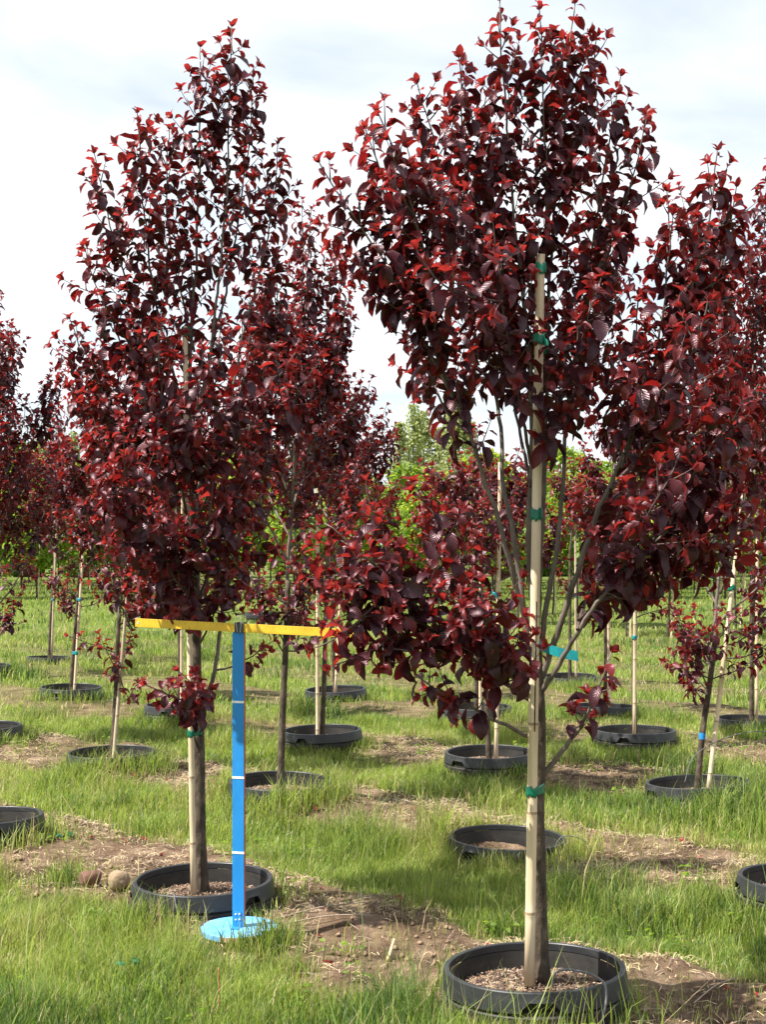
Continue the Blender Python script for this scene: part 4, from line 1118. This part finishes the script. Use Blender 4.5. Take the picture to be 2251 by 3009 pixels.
wire('wire_loop', 'thin dark wire arching out of the grass beside the red-tufted tree', 'wire',
     [at(1480, 1690, 7.7), at(1500, 1635, 7.75), at(1560, 1598, 7.8), at(1640, 1580, 7.9), at(1720, 1600, 8.0)], .0025, MAT['hose'])
wire('wire_loop', 'thin dark wire arching over the empty sunken pot', 'wire',
     [at(1190, 1850, 6.7), at(1215, 1808, 6.7), at(1260, 1815, 6.72), at(1290, 1850, 6.75)], .0025, MAT['hose'])
def scrap(label, c, size, seed):
    r_ = random.Random(seed)
    V, Fc = [], []
    for s in range(3):
        a = r_.uniform(0, 3.1); o = len(V)
        for j in range(6):
            t = j / 5 - .5
            V += [(c.x + size * t * math.cos(a), c.y + size * t * math.sin(a), c.z + .012 + .012 * math.sin(j * 2.1 + s)), (c.x + size * t * math.cos(a) + .004, c.y + size * t * math.sin(a) + .014, c.z + .02 + .010 * math.cos(j * 1.7))]
            if j: Fc.append((o + 2 * j - 2, o + 2 * j - 1, o + 2 * j + 1, o + 2 * j))
    o = mesh_obj('tape_scrap', V, Fc, MAT['tape'], None); o.modifiers.new('thick', 'SOLIDIFY').thickness = .0008
    return tag(o, label, 'tape scrap')
scrap('scrap of green tie tape on bare soil beyond the two stones', onground(138, 1812), .09, 4)
scrap('scrap of green tie tape caught in the front lawn grass', onground(278, 2110, .03), .09, 9)
st = onground(845, 2075)
wire('stick', 'short dry split stick lying on soil between the two front pots', 'stick', [st + Vector((-.012, -.03, .012)), st + Vector((.0, .03, .03)), st + Vector((.012, .09, .05))], .006, MAT['straw'])
for k, (a, b, lab) in enumerate((((600, 1990), (790, 1955), 'long grey stem lying on soil from the round blue base'), ((610, 2003), (800, 1982), 'dark dry stem lying on soil beside the round blue base'), ((1500, 2175), (1590, 2120), 'thin dry stem on soil beyond the wide tree pot'))):
    p, q = onground(*a), onground(*b)
    wire('dry_stem', lab, 'stem', [p + Vector((0, 0, .012)), p.lerp(q, .5) + Vector((0, .01, .022)), q + Vector((0, 0, .012))], .0028, MAT['straw_grey'])
s0 = onground(472, 2200)
wire('weed_stalk', 'upright reddish weed stalk in the front lawn grass', 'weed', [s0, s0 + Vector((.002, 0, .09)), s0 + Vector((-.002, .005, .165))], .0022, noise_mat('red_stalk', [(0.3, (.3, .08, .05)), (.7, (.42, .16, .09))], 30))

# ------------------------------------------------------------------ grass
def in_pots(x, y, m=.31):
    k = np.zeros(len(x), bool)
    for (a, b) in POT.values(): k |= (x - a) ** 2 + (y - b) ** 2 < m * m
    k |= (x - ppx.x) ** 2 + (y - py) ** 2 < .15 ** 2
    return k
def blades(n, y0, y1, hscale, wscale, seed, spread=1.0, strip_keep=.05, at_=None, deep=0.0):
    r_ = np.random.default_rng(seed)
    y = np.sqrt(r_.uniform(y0 ** 2, y1 ** 2, n))
    x = r_.uniform(-1, 1, n) * (0.31 * y + .5) * spread
    if at_ is not None: x, y = at_; n = len(x)
    s = strip(x, y) * (0 if at_ is not None else 1)
    tuft = vnoise(x, y, .34, 11) * .6 + vnoise(x, y, .12, 12) * .4
    dens = np.clip(.35 + 1.15 * tuft, 0, 1) * (1 - s) + strip_keep * s * (tuft > .55)
    keep = (r_.random(n) < dens) & ~in_pots(x, y)
    x, y, tuft, s = x[keep], y[keep], tuft[keep], s[keep]
    big = vnoise(x, y, .62, 13) * .65 + vnoise(x, y, .27, 16) * .35
    h = hscale * (.22 + .75 * tuft ** 1.5 + 2.2 * np.clip(big - .52, 0, 1)) * r_.uniform(.45, 1.4, len(x)) * (1 - .45 * s)
    w = wscale * r_.uniform(.6, 1.25, len(x))
    a = r_.uniform(0, 2 * math.pi, len(x)); bend = r_.uniform(.12, .75, len(x)) * h
    fa = a + r_.normal(0, .6, len(x)) + 1.57
    z = ground_z(x, y) - .006
    base = np.stack([x, y, z], 1)
    dx = np.stack([np.cos(fa), np.sin(fa), 0 * a], 1) * w[:, None]
    dr = np.stack([np.cos(a), np.sin(a), 0 * a], 1)
    mid = base + dr * (bend * .3)[:, None] + UP * (h * .58)[:, None]
    tip = base + dr * bend[:, None] + UP * (h * np.sqrt(np.clip(1 - (bend / h) ** 2 * .55, .2, 1)))[:, None]
    V = np.stack([base - dx * .5, base + dx * .5, mid - dx * .42, mid + dx * .42, tip], 1).reshape(-1, 3)
    o = (np.arange(len(x)) * 5)[:, None]
    T = np.concatenate([o + np.array([[0, 1, 3]]), o + np.array([[0, 3, 2]]), o + np.array([[2, 3, 4]])], 1).reshape(-1, 3)
    pat = vnoise(x, y, .9, 14) * .6 + vnoise(x, y, .3, 15) * .4
    q = r_.random(len(x)) * .5 + pat * .75 - .55 * np.clip(big - .55, 0, 1)
    mi = np.where(q < .41, 2, np.where(q < .64, 0, 1))
    if deep: mi = np.where(r_.random(len(x)) < deep, np.where(r_.random(len(x)) < .6, 2, 0), 1)
    dry = r_.random(len(x)) < (.06 + .35 * s + .16 * (pat > .62))
    mi = np.where(dry, 3, mi)
    return V, T, np.repeat(mi, 3)
def grass_obj(name, parts_, label):
    V, T, M = [], [], []
    off = 0
    for v, t, m in parts_:
        V.append(v); T.append(t + off); M.append(m); off += len(v)
    me = tri_mesh(name, np.concatenate(V), np.concatenate(T), GRASSM, np.concatenate(M))
    o = link(bpy.data.objects.new(name, me))
    return tag(o, label, 'grass', None, 'stuff')
def pot_fringe(seed):
    """tufts leaning against the pots, thicker where nobody walks"""
    r_ = np.random.default_rng(seed)
    X_, Y_ = [], []
    for k, (a, b) in POT.items():
        n = {'A': 260, 'B': 420, 'C': 700, 'T': 900, 'U': 2600}.get(k, 1900 if b < 12 else 800)
        an = r_.uniform(0, 2 * math.pi, n); rr = .312 + np.abs(r_.normal(0, .075, n))
        X_.append(a + rr * np.cos(an)); Y_.append(b + rr * np.sin(an))
    return np.concatenate(X_), np.concatenate(Y_)
TUFTS = [(125, 1900, .17), (1405, 2010, .2), (1430, 2000, .2), (1390, 1990, .17), (1560, 1985, .19), (1600, 1975, .2), (1640, 1965, .18), (1255, 1490, .24), (1240, 1490, .22), (210, 1745, .22), (240, 1750, .2), (640, 1720, .18), (1235, 1650, .24), (1610, 1580, .22), (1640, 1580, .22), (780, 1840, .18), (720, 1835, .16), (1330, 1920, .2), (1180, 1960, .18), (1210, 1950, .18), (560, 2040, .12), (530, 2050, .12), (590, 2030, .13), (320, 2010, .14), (60, 1560, .22), (100, 1555, .22)]
def tuft_points(seed):
    r_ = np.random.default_rng(seed)
    X_, Y_ = [], []
    for xd, yd, rad in TUFTS:
        c = onground(xd, yd); n = int(520 * rad / .2)
        X_.append(c.x + r_.normal(0, rad * .42, n)); Y_.append(c.y + r_.normal(0, rad * .42, n))
    return np.concatenate(X_), np.concatenate(Y_)
grass_obj('grass', [blades(0, 0, 0, .20, .0036, 9, at_=tuft_points(9), deep=.7), blades(0, 0, 0, .17, .0045, 8, at_=pot_fringe(8)), blades(330000, 3.0, 7.0, .118, .0031, 1), blades(220000, 6.8, 12.0, .13, .0050, 2), blades(110000, 11.8, 24, .14, .010, 3), blades(60000, 23.5, 60, .15, .022, 4), blades(14000, 3.0, 9.0, .26, .0025, 5), blades(2600, 3.2, 7.5, .34, .0042, 6, strip_keep=.3)],
          'fresh green grass growing in the alleys between planting rows')

# straw and dead stems on the bare rows
def litter(n, seed):
    r_ = np.random.default_rng(seed)
    y = np.sqrt(r_.uniform(3.4 ** 2, 11 ** 2, n)); x = r_.uniform(-1, 1, n) * (.31 * y + .4)
    s = strip(x, y); k = (r_.random(n) < (s * (vnoise(x, y, .3, 21) ** 1.3) * 1.5 + .03)) & ~in_pots(x, y, .315)
    x, y = x[k], y[k]; n = len(x)
    l = r_.uniform(.015, .11, n) ** 1.0 * r_.uniform(.4, 1, n); w = r_.uniform(.0012, .0032, n); a = r_.uniform(0, 6.28, n)
    d = np.stack([np.cos(a), np.sin(a), r_.normal(0, .12, n)], 1); e = np.stack([-np.sin(a), np.cos(a), 0 * a], 1)
    c = np.stack([x, y, ground_z(x, y) + r_.uniform(.002, .016, n)], 1)
    m = c + UP * .006 + e * (r_.normal(0, .1, n) * l)[:, None]
    p0, p1 = c - d * (l / 2)[:, None], c + d * (l / 2)[:, None]
    wv = e * w[:, None]
    V = np.stack([p0 - wv / 2, p0 + wv / 2, m - wv / 2, m + wv / 2 + UP * .001, p1 - wv / 2, p1 + wv / 2], 1).reshape(-1, 3)
    o = (np.arange(n) * 6)[:, None]
    T = np.concatenate([o + np.array([q]) for q in ([0, 1, 3], [0, 3, 2], [2, 3, 5], [2, 5, 4])], 1).reshape(-1, 3)
    return tri_mesh('straw_litter', V, T, [MAT['straw'], MAT['straw_grey']], np.repeat((r_.random(n) < .42).astype(int), 4))
tag(link(bpy.data.objects.new('straw_litter', litter(62000, 5))), 'dry straw and dead stems strewn over the bare planting rows', 'straw', None, 'stuff')
def clods(n, seed):
    r_ = np.random.default_rng(seed)
    y = np.sqrt(r_.uniform(3.4 ** 2, 10 ** 2, n)); x = r_.uniform(-1, 1, n) * (.31 * y + .4)
    s = strip(x, y); k = (r_.random(n) < s * (vnoise(x, y, .4, 31) > .45)) & ~in_pots(x, y, .315)
    x, y = x[k], y[k]; n = len(x)
    sv = np.array([(1, 0, 0), (-1, 0, 0), (0, 1, 0), (0, -1, 0), (0, 0, 1), (0, 0, -.6)], float)
    stt = np.array([(0, 2, 4), (2, 1, 4), (1, 3, 4), (3, 0, 4), (2, 0, 5), (1, 2, 5), (3, 1, 5), (0, 3, 5)])
    r = (r_.uniform(.0, 1, n) ** 5 * .014 + .0022)
    V = np.stack([x, y, ground_z(x, y) + r * .3], 1)[:, None] + sv[None] * r[:, None, None] * r_.uniform(.55, 1.3, (n, 6, 1))
    T = (stt[None] + (np.arange(n) * 6)[:, None, None]).reshape(-1, 3)
    return tri_mesh('soil_clods', V.reshape(-1, 3), T, [MAT['clod']], smooth=False)
tag(link(bpy.data.objects.new('soil_clods', clods(26000, 6))), 'small crumbly soil clods scattered along the bare rows', 'soil', None, 'stuff')
# low broad-leaved weeds among the grass
lvw = Leaves()
wr = np.random.default_rng(77)
spots = [(onground(20 + 13 * k % 110, 1530 + 9 * k % 70).x, onground(20 + 13 * k % 110, 1530 + 9 * k % 70).y) for k in range(14)]
for _ in range(110):
    yy = math.sqrt(wr.uniform(3.6 ** 2, 11 ** 2)); spots.append((wr.uniform(-1, 1) * .3 * yy, yy))
for x, y in spots:
    if in_pots(np.array([x]), np.array([y]), .33)[0]: continue
    z = float(ground_z(np.array([x]), np.array([y]))[0])
    for k in range(int(wr.integers(8, 20))):
        a = wr.uniform(0, 6.28); q = wr.uniform(.0, .07)
        lvw.add(np.array((x + q * math.cos(a), y + q * math.sin(a), z + wr.uniform(.02, .07))), np.array((math.cos(a), math.sin(a), wr.uniform(-.2, .7))), UP + wr.normal(0, .3, 3), wr.uniform(.016, .038), int(wr.integers(0, 2)), int(wr.integers(0, 100)))
aw = lvw.arrays()
VV, TT, MM, UU = soup(aw, np.ones(len(aw[0]), bool), MID_SHAPES, np.zeros(3))
tag(link(bpy.data.objects.new('broadleaf_weeds', tri_mesh('broadleaf_weeds', VV, TT, GREENLEAF, MM, UU))), 'low broad-leaved weeds growing among the grass', 'weeds', None, 'stuff')
# fallen red leaves
lvf = Leaves()
for _ in range(420):
    y = math.sqrt(random.uniform(3.6 ** 2, 9 ** 2)); x = random.uniform(-1, 1) * .3 * y
    s = float(strip(np.array([x]), np.array([y]))[0])
    if s < .3 or random.random() > .32 or in_pots(np.array([x]), np.array([y]), .31)[0]: continue
    a = random.uniform(0, 6.28)
    lvf.add(np.array((x, y, float(ground_z(np.array([x]), np.array([y]))[0]) + .012)), np.array((math.cos(a), math.sin(a), random.uniform(-.1, .3))), np.array((random.gauss(0, .3), random.gauss(0, .3), 1)), random.uniform(.02, .045), 0, random.randrange(100))
fa_ = lvf.arrays()
VV, TT, MM, UU = soup(fa_, np.ones(len(fa_[0]), bool), MID_SHAPES, np.zeros(3))
tag(link(bpy.data.objects.new('fallen_leaves', tri_mesh('fallen_leaves', VV, TT, [MAT['red_petal']], MM, UU))), 'small red fallen leaves dotted over the bare soil', 'fallen leaves', None, 'stuff')

# ------------------------------------------------------------------ background: green nursery block, poplars
def cloud_leaves(r_, n, cz, hz, rr, size, profile, nm):
    lv = Leaves()
    k = 0
    cl = [(r_.uniform(0, 1), r_.uniform(0, 6.28), r_.uniform(.2, 1) ** .6) for _ in range(max(10, n // 28))]
    while k < n:
        t, a, q = cl[r_.integers(0, len(cl))]
        t = np.clip(t + r_.normal(0, .05), 0, 1); rad = rr * profile(t)
        x, y = q * rad * math.cos(a) + r_.normal(0, rr * .13), q * rad * math.sin(a) + r_.normal(0, rr * .13)
        z = cz - hz / 2 + hz * t
        d = np.array((r_.normal(), r_.normal(), r_.normal() * .6 - .3)); nn = UP + r_.normal(0, .7, 3)
        lv.add(np.array((x, y, z)), d, nn, size * r_.uniform(.6, 1.3), int(r_.integers(0, nm)), int(r_.integers(0, 100)))
        k += 1
    return lv.arrays()
def green_proto(seed, H, R, n, size, mats, profile, zb, trunk_r, tilt=0.0):
    r_ = np.random.default_rng(seed)
    arr = cloud_leaves(r_, n, (zb + H) / 2, H - zb, R, size, profile, len(mats))
    VV, TT, MM, UU = soup(arr, np.ones(len(arr[0]), bool), FAR_SHAPES, np.zeros(3))
    cm = tri_mesh('crown', VV, TT, mats, MM, UU)
    tp = smooth_path([(0, 0, -.02), (r_.normal(0, .02), r_.normal(0, .02), zb * .6), (r_.normal(0, .03), 0, zb + (H - zb) * .4), (0, 0, H * .93)], .3)
    items = [tube(tp, np.linspace(trunk_r, trunk_r * .2, len(tp)), 6)]
    for i in range(7):
        a = 2.4 * i; z0 = zb + (H - zb) * (.02 + .07 * i)
        items.append(tube(smooth_path([(0, 0, z0), (R * .45 * math.cos(a), R * .45 * math.sin(a), z0 + (H - zb) * .14), (R * .75 * math.cos(a), R * .75 * math.sin(a), z0 + (H - zb) * .32)], .3), np.linspace(trunk_r * .45, trunk_r * .1, len(smooth_path([(0, 0, z0), (R * .45 * math.cos(a), R * .45 * math.sin(a), z0 + (H - zb) * .14), (R * .75 * math.cos(a), R * .75 * math.sin(a), z0 + (H - zb) * .32)], .3))), 4))
    V, Fc = join_geo(items)
    tm = data_mesh('trunk', (V, Fc), MAT['bark'])
    return cm, tm
oval = lambda t: math.sin(math.pi * (0.08 + .87 * t)) ** .7
spire = lambda t: (math.sin(math.pi * (0.05 + .93 * t ** .8))) ** .6 * (1.05 - .45 * t)
NEARGREEN = [green_proto(60 + i, 3.0, .8, 2600, .13, GREENLEAF, oval, 1.25, .024) for i in range(3)]
FARGREEN = [green_proto(70 + i, 3.9, 1.15, 1500, .22, GREENLEAF, oval, 1.2, .035) for i in range(4)]
MIDGREEN = [green_proto(90 + i, 8.0, 2.6, 3600, .36, GREENLEAF, oval, .1, .12) for i in range(3)]
POPL = [green_proto(80 + i, 14.0, 1.6, 2600, .33, POPLAR, spire, .8, .2) for i in range(3)]
stake_far = data_mesh('stake', tube([(.0, 0, 0), (.02, 0, 2.1)], [.016, .013], 7), MAT['bamboo'])
def place(proto, x, y, s, label, group, rz, name, stake=False, lean=0.0):
    t = thing(name, label, 'tree', (x, y, float(ground_z(np.array([x]), np.array([y]))[0])), group, rz)
    t.scale = (s, s, s)
    link(bpy.data.objects.new('trunk', proto[1]), t); link(bpy.data.objects.new('crown', proto[0]), t)
    if stake:
        st_ = thing('bamboo_stake', 'far bamboo stake beside a young green tree', 'bamboo stake', (x + .06, y - .05, 0), 'far bamboo stakes of the green trees')
        st_.rotation_euler = (0, lean, rz)
        p = link(bpy.data.objects.new('pole', stake_far), st_)
    return t
for i, (xp, d) in enumerate(((1625, 31), (1700, 26), (1842, 23), (1961, 22.5), (2100, 27), (2165, 25), (2213, 21.5), (1520, 27), (1400, 30), (1290, 32), (640, 31), (860, 30))):
    x, y = PX(xp, d)
    place(NEARGREEN[i % 3], x, y, random.uniform(.9, 1.1) * (1 if xp > 1000 else .85), 'young staked green tree between the purple trees and the far green block', 'green trees behind the purple rows', random.uniform(0, 6), 'green_tree', True, random.uniform(-.08, .08))
gi = 0
for row in range(6):
    yy = 40 + row * 4.2
    nn = int(yy * .64 / 2.3)
    for c in range(nn):
        x = (c - nn / 2 + .5 * (row % 2)) * 2.3 + random.uniform(-.3, .3)
        place(FARGREEN[gi % 4], x, yy + random.uniform(-.5, .5), random.uniform(.85, 1.12), 'bright green young tree in the dense far nursery block', 'green trees of the far block', random.uniform(0, 6), 'green_tree', row < 3, random.uniform(-.1, .1))
        gi += 1
for i in range(22):
    place(MIDGREEN[i % 3], -29 + i * 2.7 + random.uniform(-1, 1), 70 + random.uniform(-3, 10), random.uniform(.55, .85), 'rounded yellow-green tree behind the far nursery block', 'rounded trees behind the block', random.uniform(0, 6), 'green_tree')
for i, (xp, top) in enumerate(((1175, 1245), (1215, 1190), (1245, 1210), (1290, 1260), (1320, 1175), (1350, 1200), (1380, 1240), (1905, 1230), (1950, 1215), (1990, 1250), (2060, 1240), (640, 1260), (300, 1290), (215, 1270), (120, 1290), (30, 1280), (740, 1240))):
    d = 118 + random.uniform(-6, 6)
    x, y = PX(xp, d)
    h = CAMZ + (HZ - top) * d / F
    place(POPL[i % 3], x, y, h / 14.0, 'tall slender pale green poplar on the skyline', 'poplars on the skyline', random.uniform(0, 6), 'poplar_tree')
print('leaves', n_leaves, 'objects', len(bpy.data.objects), 'tris', sum(len(o.data.polygons) for o in bpy.data.objects if o.type == 'MESH'))
